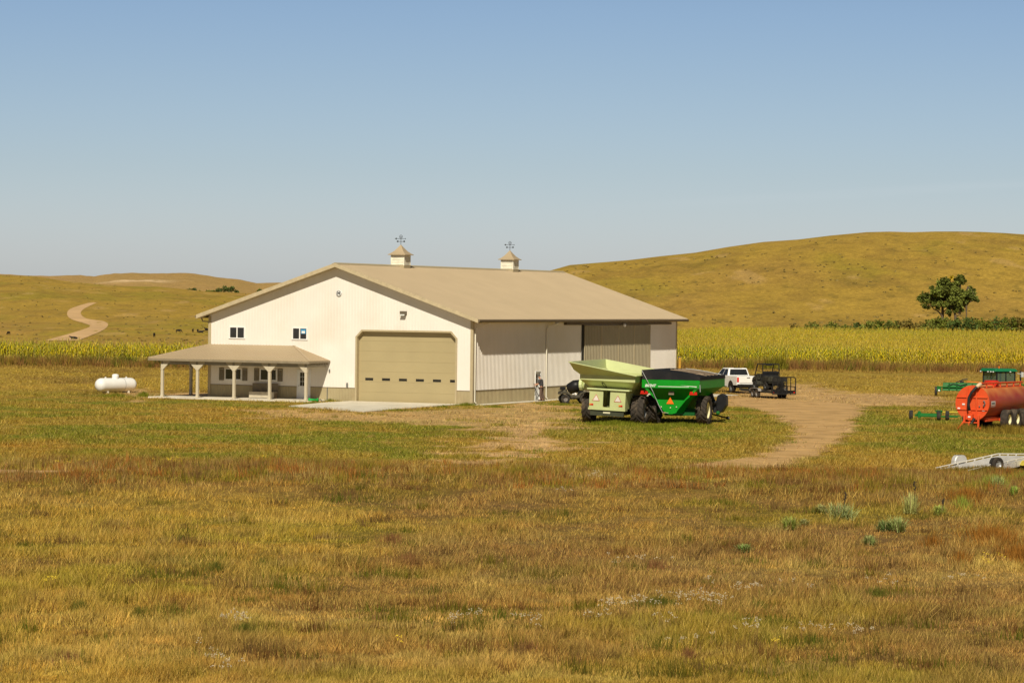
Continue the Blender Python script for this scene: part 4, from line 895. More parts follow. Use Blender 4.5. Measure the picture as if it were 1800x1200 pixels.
b = MB(); b.box(-.62,.62,.1,.6,.62,.80); b.box(-.64,.64,.02,.16,.80,1.42); b.build('seat', BLACK, uv, bevel=.04)
b = MB(); b.prism([(1.0,.75),(1.0,1.22),(1.18,1.20),(1.55,1.02),(1.95,.92),(1.95,.7)], 'x', -.66, .66); b.build('hood', UCAMO, uv, bevel=.03)
b = MB(); q = .045
for sg in (-1, 1): b.tube([(sg*.68,.0,.9),(sg*.66,.05,1.95),(sg*.66,1.0,1.95),(sg*.70,1.45,1.05)], q, 6); b.tube([(sg*.68,.02,1.3),(sg*.69,1.2,1.5)], .02, 5)
for y, z in ((.05,1.95),(1.0,1.95),(.0,1.3),(1.42,1.1)): b.tube([(-.67,y,z),(.67,y,z)], q, 6)
b.tube([(-.66,.04,1.62),(.66,.04,1.62)], .018, 5); b.box(-.4,.1,.02,.12,1.85,1.92); b.build('roll_cage', BLACK, uv)
b = MB(); b.tube([(-.45,.85,1.15),(-.3,.8,1.22),(-.15,.85,1.15),(-.3,.9,1.05),(-.45,.85,1.15)], .02, 5); b.build('steering_wheel', BLACK, uv)
b = MB(); b.box(-.55,-.05,-.95,-.35,.745,.98); b.box(.05,.5,-.9,-.5,.745,.95)
tag(b.build('supply_boxes', mat('dark_grey_box', (.07,.075,.08), .6), uv), None)
b = MB()
b.box(-.35,.35,.0,1.0,.3,.45); b.build('underbody', BLACK, uv)
# ================================================================== TRACTOR
tt = thing('tractor', 'green cab tractor standing behind the red tanker', 'tractor', (34.35, 207.0, 0), R(62))
def cabbox(x0, x1, y0, y1, z0, z1, w, m):
    b = MB()
    for x in (x0, x1):
        for y in (y0, y1): b.beam((x,y,z0),(x*.96,y*.98+.02,z1),w)
    for z in (z0, z1): b.beam((x0,y0,z),(x1,y0,z),w); b.beam((x0,y1,z),(x1,y1,z),w); b.beam((x0,y0,z),(x0,y1,z),w); b.beam((x1,y0,z),(x1,y1,z),w)
    b.beam((x0,(y0+y1)/2,z0),(x0,(y0+y1)/2,z1),w*.8); b.beam((x1,(y0+y1)/2,z0),(x1,(y0+y1)/2,z1),w*.8)
    return b.build('cab_frame', m, tt)
cabbox(-.78,.78,-.75,.85,1.15,2.5,.09,BLACK)
b = MB(); gl = bpy.data.materials.new('tinted_cab_glass'); gl.use_nodes = True; bs = gl.node_tree.nodes['Principled BSDF']; bs.inputs['Base Color'].default_value = (.22,.32,.26,1); bs.inputs['Roughness'].default_value = .05; bs.inputs['Transmission Weight'].default_value = .75; bs.inputs['IOR'].default_value = 1.05
for P in ([(-.79,-.7,1.2),(-.79,.8,1.2),(-.77,.8,2.45),(-.77,-.7,2.45)],[(.79,-.7,1.2),(.79,.8,1.2),(.77,.8,2.45),(.77,-.7,2.45)],[(-.74,-.76,1.2),(.74,-.76,1.2),(.72,-.75,2.45),(-.72,-.75,2.45)],[(-.74,.86,1.2),(.74,.86,1.2),(.72,.85,2.45),(-.72,.85,2.45)]): b.add(P, [(0,1,2,3)])
b.build('cab_glass', gl, tt)
b = MB(); b.hexa([(-.93,-.98,2.52),(.93,-.98,2.52),(.93,1.05,2.52),(-.93,1.05,2.52)], [(-.82,-.85,2.74),(.82,-.85,2.74),(.80,.92,2.72),(-.80,.92,2.72)]); rf = b.build('cab_roof', CABG, tt, bevel=.05, seg=2)
for x, y in ((-.75,-1.0),(.1,-1.0),(.42,-1.0),(.7,-1.0),(.96,.3)):
    b = MB(); b.ball((x,y,2.50), .07, 1.3, .6, .7); b.build('work_light', mat('clear_lens', (.7,.7,.7)), rf)
b = MB(); b.lathe((-.2,.2,2.72), [(0,.06),(.14,.06),(.17,0)], 10, 'z'); b.build('beacon', AMBER, rf)
b = MB(); b.hexa([(-.42,.9,.9),(.42,.9,.9),(.38,3.0,.85),(-.38,3.0,.85)], [(-.40,.9,1.72),(.40,.9,1.72),(.32,3.0,1.5),(-.32,3.0,1.5)]); b.build('hood', JGREEN, tt, bevel=.06, seg=2)
b = MB(); b.box(-.3,.3,-.9,2.9,.55,.95); b.box(-.85,.85,-.12,.12,.72,.92); b.box(-.7,.7,2.25,2.4,.5,.65); b.build('chassis', BLACK, tt)
for sg in (-1, 1):
    wheel(tt, (sg*.98,0,.85), .85, .5, .5, YEL, RUBBER, 18, side=sg, name='rear_wheel'); wheel(tt, (sg*.85,2.35,.55), .55, .38, .32, YEL, RUBBER, 14, side=sg, name='front_wheel')
    b = MB(); pr_ = [(-.9*math.cos(a), .85+.95*math.sin(a)) for a in np.linspace(.5, 2.6, 8)]; pr_ += [(-.86*math.cos(a), .85+.90*math.sin(a)) for a in np.linspace(2.6, .5, 8)]; b.prism(pr_, 'x', sg*.95-.28, sg*.95+.28); b.build('fender', JGREEN, tt)
b = MB(); b.tube([(.45,1.6,1.6),(.45,1.6,2.55)], .06, 8); b.build('exhaust_pipe', BLACK, tt)
b = MB(); b.tube([(.9,.95,2.4),(1.35,1.05,2.35),(1.35,1.05,2.2)], .02, 5); b.box(1.25,1.45,1.0,1.08,2.15,2.5); b.build('mirror', mat('clear_lens', (.7,.7,.7)), tt)
b = MB(); b.box(-.28,.28,-.45,.1,1.15,1.4); b.box(-.28,.28,-.5,-.36,1.4,1.9); b.build('seat', BLACK, tt, bevel=.04)
# green drill / mower behind the tractor
im = thing('hay_mower', 'bright green pull type hay mower standing left of the tractor', 'mower', (35.4, 231.0, 0), R(12))
b = MB(); b.hexa([(-1.45,-.3,.42),(1.35,-.3,.42),(1.35,.6,.45),(-1.45,.6,.45)], [(-1.40,-.12,1.05),(1.30,-.12,1.05),(1.30,.5,1.05),(-1.40,.5,1.05)]); b.box(-1.46,1.36,-.36,-.28,.66,.76); b.build('deck', JGREEN, im, bevel=.02)
for x in (-.9,-.3,.35,.9): 
    b = MB(); b.box(x-.05,x+.05,-.42,-.20,.40,1.0); b.build('brace', DGREEN, im)
b = MB(); b.tube([(-1.1,-.30,.75),(-.6,-.25,1.0),(.0,-.25,.85),(.5,-.25,1.0)], .03, 6); b.tube([(-.4,.1,1.08),(.15,.1,1.3),(.5,.1,1.35)], .05, 6); b.box(-.1,.2,.0,.3,1.05,1.2); b.build('hydraulic_hose', HOSEM, im)
b = MB(); b.tube([(-1.45,0,.7),(-1.85,0,.75),(-1.95,0,.35)], .05, 6); b.box(-1.85,-1.55,-.15,.15,.35,.7); b.build('gearbox', JGREEN, im)
wheel(im, (-1.95,.1,.36), .36, .2, .2, WHITE, RUBBER, 0, 18, side=-1); wheel(im, (1.5,.1,.36), .36, .2, .2, WHITE, RUBBER, 0, 18, side=1)
b = MB(); b.ball((-1.7,-.22,.42), .09); b.build('marker_lamp', WHITE, im)
b = MB(); b.box(1.38,1.9,-.1,.5,.62,.86); b.build('side_shield', JGREEN, im); b = MB(); b.beam((.4,.5,1.15),(2.2,1.0,1.05),.07); b.beam((1.6,.9,1.05),(2.8,1.2,.95),.12); b.build('drawbar', mat('orange_bar', (.75,.20,.03), .5), im)
# ================================================================== RED TANKER (manure spreader tank)
tk = thing('tank_trailer', 'weathered red orange liquid tank trailer with rear hose on cream rimmed wheels', 'tank trailer', (26.35, 167.6, 0), R(29))
RT = 1.0; zc = 1.55
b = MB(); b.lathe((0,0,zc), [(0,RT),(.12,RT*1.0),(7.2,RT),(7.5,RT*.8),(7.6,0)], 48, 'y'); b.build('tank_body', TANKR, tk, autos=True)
b = MB(); b.lathe((0,0,zc), [(-.02,0),(-.02,RT*1.015),(.06,RT*1.02),(.065,RT)], 48, 'y'); hd = b.build('tank_head', TANKF, tk, autos=True)
b = MB()
for z in (.33, -.37): w_ = math.sqrt(RT*RT-z*z)-.02; b.box(-w_, w_, -.08, -.021, zc+z-.025, zc+z+.025)
for x in (-.28, .27): h_ = math.sqrt(RT*RT-x*x)-.02; b.box(x-.04, x+.04, -.085, -.0215, zc-h_, zc+h_)
b.build('stiffener', TANKF, hd)
b = MB(); b.tube([(.42,-.20,zc+1.02),(.30,-.30,zc+.88),(.08,-.36,zc+.62),(-.08,-.38,zc+.28),(-.10,-.38,zc-.10),(-.04,-.36,zc-.42)], .085, 10)
for t_ in np.linspace(0, 1, 1): pass
ho = b.build('suction_hose', HOSEM, tk, smooth=True)
b = MB(); b.tube([(.52,-.08,zc+1.12),(.42,-.2,zc+1.02),(.34,-.27,zc+.93)], .11, 10); b.build('pipe_elbow', mat('pale_rusty_pipe', (.72,.52,.34), .5), ho, smooth=True)
b = MB(); b.tube([(-.04,-.36,zc-.40),(-.03,-.30,zc-.62)], .10, 10); b.box(-.14,.14,-.40,-.10,zc-.98,zc-.60); b.build('pump_housing', TANKF, tk, bevel=.02)
b = MB()
for x in (-.42,.42): b.beam((x,-.12,zc-.70),(x,-.16,.12),.11)
b.beam((-.75,-.55,.08),(.62,-.18,.14),.10); b.beam((-.42,-.2,.5),(-.55,-.75,.1),.09); b.beam((-.42,-.3,.45),(.42,-.3,.45),.08); b.beam((.0,-.35,.5),(-.05,-.6,.15),.12); b.build('stand', TANKF, tk, bevel=.01)
b = MB(); b.beam((-.5,-.05,zc-.75),(-.5,-.1,.35),.10); b.tube([(.25,-.3,.7),(.1,-.4,.4),(-.2,-.45,.3)], .09, 8); b.build('pipework', BLACK, tk)
for x, z, m_ in ((-.52,-.08,WHITE),(-.80,-.32,WHITE),(.68,-.40,WHITE),(-.03,-.78,WHITE)):
    b = MB(); b.box(x-.075, x+.075, -.052 if abs(x) > .1 else -.42, -.022 if abs(x) > .1 else -.401, zc+z-.035, zc+z+.05); b.build('reflector', m_, tk)
b = MB(); b.tube([(.72,-.06,zc+.12),(.82,-.14,zc+.0),(.70,-.16,zc-.12)], .03, 6); b.ball((.72,-.08,zc+.12), .05); b.ball((.72,-.1,zc-.14), .05); b.ball((.44,-.06,zc-.18), .045); b.build('valve', GREY, tk)
b = MB(); b.tube([(.52,-.05,zc+1.14),(.52,7.0,zc+1.10)], .05, 8); b.tube([(.52,.4,zc+.86),(.52,7.0,zc+.86)], .03, 6)
for y in np.arange(.9, 7, 1.15): b.beam((.52,y,zc+.80),(.52,y,zc+1.12),.07)
b.build('top_rail', TANKF, tk)
b = MB(); b.lathe((.05,3.0,zc+RT-.08), [(0,.42),(.30,.42),(.33,.3),(.33,0)], 20, 'z'); b.build('manhole', mat('red_paint', (.62,.03,.015), .4), tk)
# maker's plate on the flank: white decal with dark script-like marks and a red bar
def flank(y, ang, rr=RT+.006): return (rr*math.cos(ang), y, zc+rr*math.sin(ang))
def patch(y0, y1, a0, a1, m_, nm, par, rr=RT+.006):
    b = MB(); vs = []
    for i in range(7):
        a = a0+(a1-a0)*i/6; vs += [flank(y0, a, rr), flank(y1, a, rr)]
    b.add(vs, [(2*i, 2*i+1, 2*i+3, 2*i+2) for i in range(6)]); return b.build(nm, m_, par)
dc_ = patch(.35, 1.05, -.20, .12, mat('faded_white_decal', (.62,.56,.52), .5), 'maker_plate', tk)
patch(.45, .95, -.06, .05, GREY, 'script_mark', dc_, RT+.009); patch(.4, 1.0, -.15, -.12, RED, 'red_bar', dc_, RT+.009)
b = MB(); b.box(-.7,-.55,.4,8.4,.5,.75); b.box(.55,.7,.4,8.4,.5,.75); [b.box(-.85,.85,y-.08,y+.08,.48,.62) for y in (2.7,4.1,5.5)]; b.build('frame', TANKF, tk)
for y in (2.7,4.1,5.5):
    for sg in (-1, 1): wheel(tk, (sg*1.12,y,.57), .57, .48, .30, CREAMRIM, DUSTY, 0, 26, side=sg)
# ================================================================== LOW GREEN MOWER
mw = thing('rotary_cutter', 'low green rotary cutter with three small wheels and a yellow tongue', 'mower', (26.05, 181.6, 0), R(8))
wheel(mw, (-1.28,0,.30), .30, .24, .17, WHITE, RUBBER, 0, 18, side=1); wheel(mw, (.42,-.1,.30), .30, .24, .17, WHITE, RUBBER, 0, 18, side=1); wheel(mw, (.95,.05,.30), .30, .24, .17, YEL, RUBBER, 0, 18, side=1)
b = MB(); b.prism([(-.2,.20),(.3,.20),(.3,.34),(.15,.42),(-.1,.42),(-.2,.34)], 'x', -.72, .30); b.build('cutter_deck', JGREEN, mw, bevel=.01)
b = MB(); b.box(-1.05,-.72,-.06,.1,.22,.36); b.box(-.86,-.68,-.16,.2,.12,.55); b.box(-.94,-.60,-.1,.14,.3,.44); b.box(.28,.6,.1,.3,.34,.58); b.box(.2,.66,.06,.34,.52,.62); b.box(.55,1.6,.16,.24,.18,.28); b.build('gear_housing', JGREEN, mw, bevel=.015)
b = MB(); b.beam((.6,.25,.52),(2.6,.7,.52),.06,.07); b.build('tongue', YEL, mw)
b = MB(); b.beam((.9,.3,.3),(1.9,.5,.25),.05); b.build('brace', JGREEN, mw)
# ================================================================== ALUMINIUM TILT TRAILER
al = thing('tilt_trailer', 'weathered aluminium tilt trailer resting its tail on the grass', 'trailer', (20.76, 127.1, .0), R(53))
# local +y runs from the low tail to the coupling; wheels at y = .9, tail at y=-2.2
zof = lambda y: .05+(y+2.3)*.138 if y < 1.55 else .05+3.85*.138-(y-1.55)*.03
b = MB(); ys = [-2.3,-1.5,-.6,.3,.9,1.55,3.2]
for x in (-.95,.95):
    for a, c in zip(ys[:-1], ys[1:]): b.hexa([(x-.02,a,max(zof(a)-.3*min(1,(a+2.35)/.9),.01)),(x+.02,a,max(zof(a)-.3*min(1,(a+2.35)/.9),.01)),(x+.02,c,max(zof(c)-.3,.01)),(x-.02,c,max(zof(c)-.3,.01))], [(x-.02,a,zof(a)-.04),(x+.02,a,zof(a)-.04),(x+.02,c,zof(c)-.04),(x-.02,c,zof(c)-.04)])
b.build('side_panel', ALU, al)
b = MB(); vs = []
for y in ys: vs += [(-.92,y,zof(y)-.22 if y > -1.9 else zof(y)-.06), (.92,y,zof(y)-.22 if y > -1.9 else zof(y)-.06)]
b.add(vs, [(2*i,2*i+1,2*i+3,2*i+2) for i in range(len(ys)-1)]); b.build('deck', ALU, al)
b = MB()
for x in (-.97,.97):
    b.tube([(x,y,zof(y)+.035) for y in ys], .028, 6)
    for y in np.arange(-2.0, 3.2, .52): b.box(x-.03,x+.03,y-.025,y+.025,zof(y)-.06,zof(y)+.03)
b.build('top_rail', mat('bright_aluminium', (.74,.70,.62), .4, .2), al)
for sg in (-1, 1):
    wheel(al, (sg*1.13,-.7,.31), .31, .20, .17, STEEL, DUSTY, 0, 22, side=sg)
    b = MB(); pf = [(-.7-.38*math.cos(a)*(.85+.15*abs(math.cos(a))), .33+.27*min(1, math.sin(a)*1.25)) for a in np.linspace(.15, math.pi-.15, 9)]
    if sg < 0: b.prism(pf+[(-.3,.2),(-1.1,.2)], 'x', sg*1.13-.13, sg*1.13+.13); b.build('fender', ALU, al, bevel=.03)
    else: b.prism(pf+[(-.7-.34*math.cos(a), .31+.25*math.sin(a)) for a in np.linspace(math.pi-.1, .1, 9)], 'x', 1.0, 1.12); b.build('fender', mat('dark_gap', (.03,.03,.03)), al)  # near side: shaded gap over the tyre put in as a dark arch
b = MB(); b.box(-.06,.06,2.6,4.8,.38,.48); b.beam((.4,2.0,.40),(1.4,3.2,.38),.07); b.build('coupling', BLACK, al)
yb = thing('yellow_implement', 'yellow steel implement on a black bar at the right edge by the aluminium trailer', 'implement', (22.75, 127.0, 0), R(80))
b = MB(); b.hexa([(-.3,-.75,.22),(.3,-.75,.22),(.3,.9,.2),(-.3,.9,.2)], [(-.3,-.62,.42),(.3,-.62,.42),(.3,.9,.5),(-.3,.9,.5)]); b.build('shield', YEL, yb, bevel=.02)
b = MB(); b.beam((-.1,-1.4,.24),(.1,1.0,.16),.08,.10); b.box(-.12,.12,-1.15,-.9,.15,.33); b.build('bar', BLACK, yb)
wheel(yb, (.4,.9,.2), .2, .12, .1, YEL, RUBBER, 0, 14)
# ================================================================== yellow lift arm beyond the far barn corner
o_ = G(1192.5, 692); q = BL(L+1.2, -.9)
ya = thing('loader_arm', 'orange yellow machine arm standing upright at the far right corner of the barn', 'machine arm', (13.30, 232.6, 0))
b = MB(); b.beam((0,0,.1),(.02,0,2.75),.18,.28); b.beam((.16,0,.1),(.05,.3,2.1),.14,.2); b.build('boom', mat('machine_yellow', (.50,.27,.03), .5, vary=.15), ya, bevel=.02)
b = MB(); b.lathe((0,0,2.72), [(-.11,0),(-.11,.11),(.11,.11),(.11,0)], 10, 'x'); b.lathe((.05,.25,2.05), [(-.09,0),(-.09,.10),(.09,.10),(.09,0)], 10, 'x'); b.build('pivot', BLACK, ya)
b = MB(); b.box(-.35,.6,-.4,.4,0,.14); b.build('base_plate', BLACK, ya)
# ================================================================== CATTLE
def cow_mesh(pose):
    lz = {'stand': .0, 'graze': .0, 'lie': -.55}[pose]
    pts = [(0,-.85,1.18+lz,.22,.24),(0,-.45,1.12+lz,.30,.36),(0,.0,1.05+lz,.33,.40),(0,.45,1.08+lz,.29,.38),(0,.80,1.20+lz,.18,.28)]
    if pose == 'graze': pts += [(0,1.10,.85,.12,.16),(0,1.25,.50,.12,.13),(0,1.36,.22,.08,.08)]
    else: pts += [(0,1.10,1.38+lz,.12,.16),(0,1.32,1.48+lz,.13,.13),(0,1.58,1.30+lz,.08,.08)]
    ed = [(i, i+1) for i in range(7)]
    def leg(x, y, b, hind):
        k = len(pts)
        if pose == 'lie': q = [(x*1.3,y,.28,.10,.10),(x*1.7,y+.35,.12,.07,.07),(x*1.5,y+.0,.07,.05,.05)]
        elif hind: q = [(x,y+.02,.85,.13,.16),(x,y+.10,.68,.09,.10),(x,y-.12,.45,.055,.06),(x,y-.02,.05,.05,.06)]
        else: q = [(x,y,.80,.11,.12),(x,y+.02,.45,.065,.065),(x,y,.05,.05,.06)]
        pts.extend(q); ed.append((b, k)); ed.extend((k+i, k+i+1) for i in range(len(q)-1))
    for x in (-.2, .2): leg(x, -.80, 0, True); leg(x, .52, 3, False)
    for x in (-.16, .16):
        k = len(pts); h = pts[6]; pts.append((x*1.2, h[1]-.05, h[2]+.06, .05,.03)); ed.append((6, k))
    k = len(pts); pts.append((0,-1.08,1.05+lz,.03,.03)); pts.append((0,-1.12,.5+lz*.6,.03,.03)); ed += [(0,k),(k,k+1)]
    return pts, ed
cows = [(15,589,'graze',160,.8,'black cow at the far left edge of the pasture above the corn'),
 (130,596.5,'lie',80,.95,'black cow lying just below the bend of the pale dirt road'),
 (271,592.5,'graze',10,.95,'lone black cow grazing above the left corn strip, midway between the road and the barn'),
 (314,585.5,'graze',-70,.95,'black cow grazing head down to the right, leftmost of the group beside the barn eave'),
 (339,584,'stand',0,.85,'small black cow seen end on, second from left in the group beside the barn eave'),
 (347.5,584,'graze',15,.85,'black cow seen end on directly left of the lying cow near the barn eave'),
 (353,585,'lie',-85,.95,'black cow lying flat in the pasture beside the barn eave'),
 (363,584,'stand',35,1.05,'black cow closest to the barn corner, rightmost of the herd')]
for i, (x, y, pose, a, s_, lb) in enumerate(cows):
    pts, ed = cow_mesh(pose); h = hit(x, y, 700); o = skin_body('cow', pts, ed, COWM, sub=1); o.location = (h[0], h[1], h[2]-.02); o.scale = (s_,)*3; o.rotation_euler = (0, 0, R(a)); tag(o, lb, 'cow', 'black cattle in the pasture')
# ================================================================== TREES AND SHRUBS
LEAF = []
def leafmat(name, rgb, vary=.35):
    m = bpy.data.materials.new(name); m.use_nodes = True; nt = m.node_tree; N = nt.nodes; Lk = nt.links; b = N['Principled BSDF']; b.inputs['Roughness'].default_value = .6; b.inputs['Specular IOR Level'].default_value = .08
    at = N.new('ShaderNodeAttribute'); at.attribute_name = 'Col'; Lk.new(at.outputs['Color'], b.inputs['Base Color']); return m
LM = leafmat('tree_leaves', (.08,.12,.02)); GM = leafmat('grass_blades', (1,1,1))
def leaves(name, cl, n, size, base, parent=None, jit=.4, m=None, alt=None):
    """cl: array of clump (x,y,z,r)"""
    cl = np.array(cl, float); vol = cl[:, 3]**2.2; k = RNG.choice(len(cl), n, p=vol/vol.sum()); d = RNG.normal(size=(n, 3)); d /= np.linalg.norm(d, axis=1)[:, None]
    rad = cl[k, 3]*np.minimum(np.abs(RNG.normal(size=n))*.55+.12, 1.5); C_ = cl[k, :3]+d*rad[:, None]*np.array([1, 1, .85])
    a = RNG.normal(size=(n, 3)); a /= np.linalg.norm(a, axis=1)[:, None]; b_ = np.cross(a, RNG.normal(size=(n, 3))); b_ /= np.linalg.norm(b_, axis=1)[:, None]
    s = size*(.6+.8*RNG.random(n))[:, None]
    V = np.stack([C_-a*s*.5, C_+b_*s*.32, C_+a*s*.5, C_-b_*s*.32], 1).reshape(-1, 3)
    col = np.zeros((n, 3))+np.array(base); tint = .6+.9*RNG.random((len(cl), 1))[k]; col = col*tint*(1+jit*(RNG.random((n, 1))-.5))
    if alt is not None: q = RNG.random(n) < alt[1]; col[q] = np.array(alt[0])*(.7+.6*RNG.random((q.sum(), 1)))
    o = fastmesh(name, V, 4, np.arange(n*4), np.repeat(col, 4, 0), m or LM, kind=None); o.parent = parent; return o
def tree(name, label, cat, clumps_px, trunks_px, D, n, size, base, scale=12., org=(1590, 470), group=None, alt=None, accent=None):
    def W3(px, py, dy=0): d = ray(org[0]+px/scale, org[1]+py/scale); k = (D+dy)/d.y; return Vector((d.x*k, D+dy, CH+d.z*k))
    r0 = trunks_px[0][0]; bp = W3(*r0[:2]); gz = Tz(bp.x, D)-.1
    rt = thing(name, label, cat, (bp.x, D, gz), group=group); off = Vector((bp.x, D, gz)); ppm = F/D*scale
    b = MB()
    for tr_ in trunks_px:
        pts = [W3(p[0], p[1], p[3] if len(p) > 3 else 0)-off for p in tr_]; rad = [p[2]/ppm for p in tr_]
        if tr_ is trunks_px[0]: pts.insert(0, Vector((pts[0].x, pts[0].y, -.2))); rad.insert(0, rad[0]*1.5)
        b.tube(pts, rad, 7)
    b.build('trunk', BARK, rt, smooth=True)
    cl = []
    for (x, y, r_) in clumps_px: p_ = W3(x, y, random.uniform(-2.2, 2.2))-off; cl.append((p_.x, p_.y, p_.z, r_/ppm*1.15))
    # twigs to clumps
    tw = MB(); mid = Vector((0, 0, (cl[0][2])*.5))
    for c in cl:
        t_ = random.choice(trunks_px); q = t_[-1]; s_ = W3(q[0], q[1])-off; e = Vector(c[:3]); m_ = s_.lerp(e, .5)+Vector((random.uniform(-.3,.3), random.uniform(-.3,.3), .3)); tw.tube([s_, m_, e], [.10, .06, .03], 5)
    tw.build('branches', BARK, rt, smooth=True)
    cr = leaves('crown', cl, n, size, base, rt, alt=alt)
    if accent: ac = [(*(W3(x, y)-off), r_/ppm) for x, y, r_ in accent[0]]; leaves('yellow_leaves', ac, accent[1], size, accent[2], rt)
    return rt
DG = (.14,.165,.03)
left_cl = [(340,650,60),(430,600,65),(500,640,75),(420,820,45),(500,840,36),(570,430,40),(600,520,50),(620,610,80),(720,520,90),(760,330,65),(830,270,55),(900,300,55),(800,400,85),(850,620,95),(760,760,60),(620,780,45),(850,500,90),(385,700,40),(700,850,42),(640,710,60),(560,700,55),(480,720,48),(700,640,75),(760,440,70),(330,690,30)]
tree('cottonwood_tree', 'dark green cottonwood with leaning low limb, leftmost of the three on the right hill', 'tree', left_cl, [[(800,1080,36),(805,940,30),(800,800,26),(790,620,18),(810,420,10)],[(790,1040,18),(750,970,16),(700,915,14),(620,880,12),(585,840,9)],[(830,930,12),(900,865,9),(930,850,6)]], 655, 16000, .5, DG, group='cottonwoods on the far side of the corn')
mid_cl = [(900,480,95),(980,420,80),(1000,580,100),(950,720,80),(1080,500,90),(1100,640,90),(1120,760,70),(1140,260,62),(1200,200,52),(1240,270,48),(1190,320,46),(1100,330,46),(950,930,36),(950,1010,22),(930,850,40),(1060,800,45),(1020,690,70),(930,950,50),(1070,890,48),(1150,840,55),(960,800,60),(870,560,70),(1010,350,40),(1160,560,75),(870,780,50)]
tree('cottonwood_tree', 'tallest cottonwood in the middle with one yellow tuft at its top', 'tree', mid_cl, [[(1072,1060,26),(1070,1000,26),(1040,900,20),(1000,820,16),(1010,640,12),(1090,400,9)],[(1150,440,12),(1165,370,10),(1180,300,6)],[(1080,1040,12),(1180,985,7)]], 652, 18000, .5, (.135,.155,.028), accent=([(980,210,34),(985,225,20)], 70, (.50,.36,.02)), group='cottonwoods on the far side of the corn')
right_cl = [(1230,560,72),(1250,680,72),(1340,560,72),(1380,640,72),(1380,440,42),(1460,480,30),(1440,560,52),(1500,660,42),(1540,700,26),(1220,900,30),(1190,640,70),(1300,700,50),(1180,520,50),(1290,620,60),(1440,640,50),(1260,780,45),(1400,520,50)]
tree('cottonwood_tree', 'smaller cottonwood with pale bare limb and thin stem, rightmost of the three', 'tree', right_cl, [[(1305,1060,12),(1305,960,12),(1305,860,20),(1305,770,20),(1350,690,12)],[(1200,560,10),(1290,510,10),(1335,460,8),(1330,400,6)],[(1310,760,12),(1440,700,9)]], 657, 11000, .5, (.125,.15,.03), group='cottonwoods on the far side of the corn')
hed = [(85,478,45),(225,456,65),(350,455,55),(460,478,40),(545,465,40),(640,450,45),(710,438,45),(800,437,50),(865,445,42),(930,440,52),(1010,455,50),(1090,435,50),(1150,422,55),(1220,425,50),(1290,425,50),(1370,415,60),(1430,430,45),(1500,425,50),(1590,420,55),(1640,425,40),(1690,410,50),(1760,413,50),(1830,412,50),(1900,420,50)]
def shrub(px, ytop, hw, D, lb, base, grp, ybot=None, n=420, size=.42, nm='shrub', cat='shrub'):
    ppm = F/D; d = ray(px, ytop); k = D/d.y; x = d.x*k; zt = CH+d.z*k; gz = Tz(x, D)-.1; h = max(zt-gz, 1.); w = hw/ppm
    rt = thing(nm, lb, cat, (x, D, gz), group=grp); b = MB()
    for q in range(4): a = random.uniform(-.6, .6); b.tube([(0,0,0), (a*w*.4, random.uniform(-.5,.5), h*.4), (a*w, random.uniform(-1,1), h*.75)], [.10,.06,.03], 5)
    b.build('stems', BARK, rt); cl = []
    nn = max(8, int(w*2.4)+8)
    for q in range(nn): u = random.uniform(-1, 1); hh = h*(1-.30*abs(u)**2)*random.uniform(.90, 1.06); r_ = random.uniform(.5, .95)*min(1.2, w*.6); cl.append((u*w*.9, random.uniform(-1.2,1.2), hh-r_, r_)); cl.append((u*w*.9, random.uniform(-1.2,1.2), hh*random.uniform(.3,.7), r_*1.4))
    for q in range(3): u = random.uniform(-.9, .9); cl.append((u*w, random.uniform(-.5,.5), h*(1-.3*u*u)+.05, .28))
    leaves('foliage', cl, n, size, base, rt, alt=((.20,.15,.03), .12)); return rt
ordi = ['first','second','third','fourth','fifth','sixth','seventh','eighth','ninth','tenth','eleventh','twelfth','thirteenth','fourteenth','fifteenth','sixteenth','seventeenth','eighteenth','nineteenth','twentieth','twenty-first','twenty-second','twenty-third','twenty-fourth']
adj = ['low sparse','rounded dense','wide bushy','small ragged','small upright']
for i, (x, y, w) in enumerate(hed):
    g_ = random.choice([(.15,.17,.03),(.09,.13,.03),(.17,.17,.03),(.17,.13,.03),(.13,.155,.022)])
    shrub(1380+x/4.286, 460+y/4.286, w/4.286*1.12, 640+random.uniform(-5, 8), f'{"dark green" if g_[0]<.14 else "olive green"} hedge shrub behind the corn, {ordi[i]} from the left end of the row', g_, 'hedge shrubs along the back of the corn field', n=4200, size=.38)
for px, yt, hw, kind in ((333,508,4.5,'small pale green'),(341,506,4.5,'dark green pointed'),(351,512,3,'tiny yellow green')):
    shrub(px, yt, hw, 2385, f'{kind} shrub of the small far cluster on the left ridge', (.06,.085,.03) if 'dark' in kind else (.12,.14,.03), 'far shrubs on the left ridge', n=220, size=1.3)
for px, yt, hw, lb in ((366,511,5,'pale yellow green shrub, leftmost of the larger far clump by the barn roof'),(376,510,5,'pale green shrub, second in the larger far clump'),(385,506,5,'dark green tree, third in the larger far clump'),(396,502,6,'tallest dark green tree in the larger far clump'),(407,503,6,'broad dark green tree at the right of the larger far clump'),(416,509,3,'small dark shrub at the right end of the larger far clump'),(458,507,6,'yellow green shrub just above the barn roof line at the far left hill')):
    shrub(px, yt, hw, 2385, lb, (.08,.11,.03) if 'dark' in lb else (.13,.15,.03), 'far trees on the left ridge', n=320, size=1.3, nm='far_tree' if 'tree,' in lb or 'tree in' in lb or 'tree at' in lb else 'shrub', cat='tree' if ' tree' in lb else 'shrub')
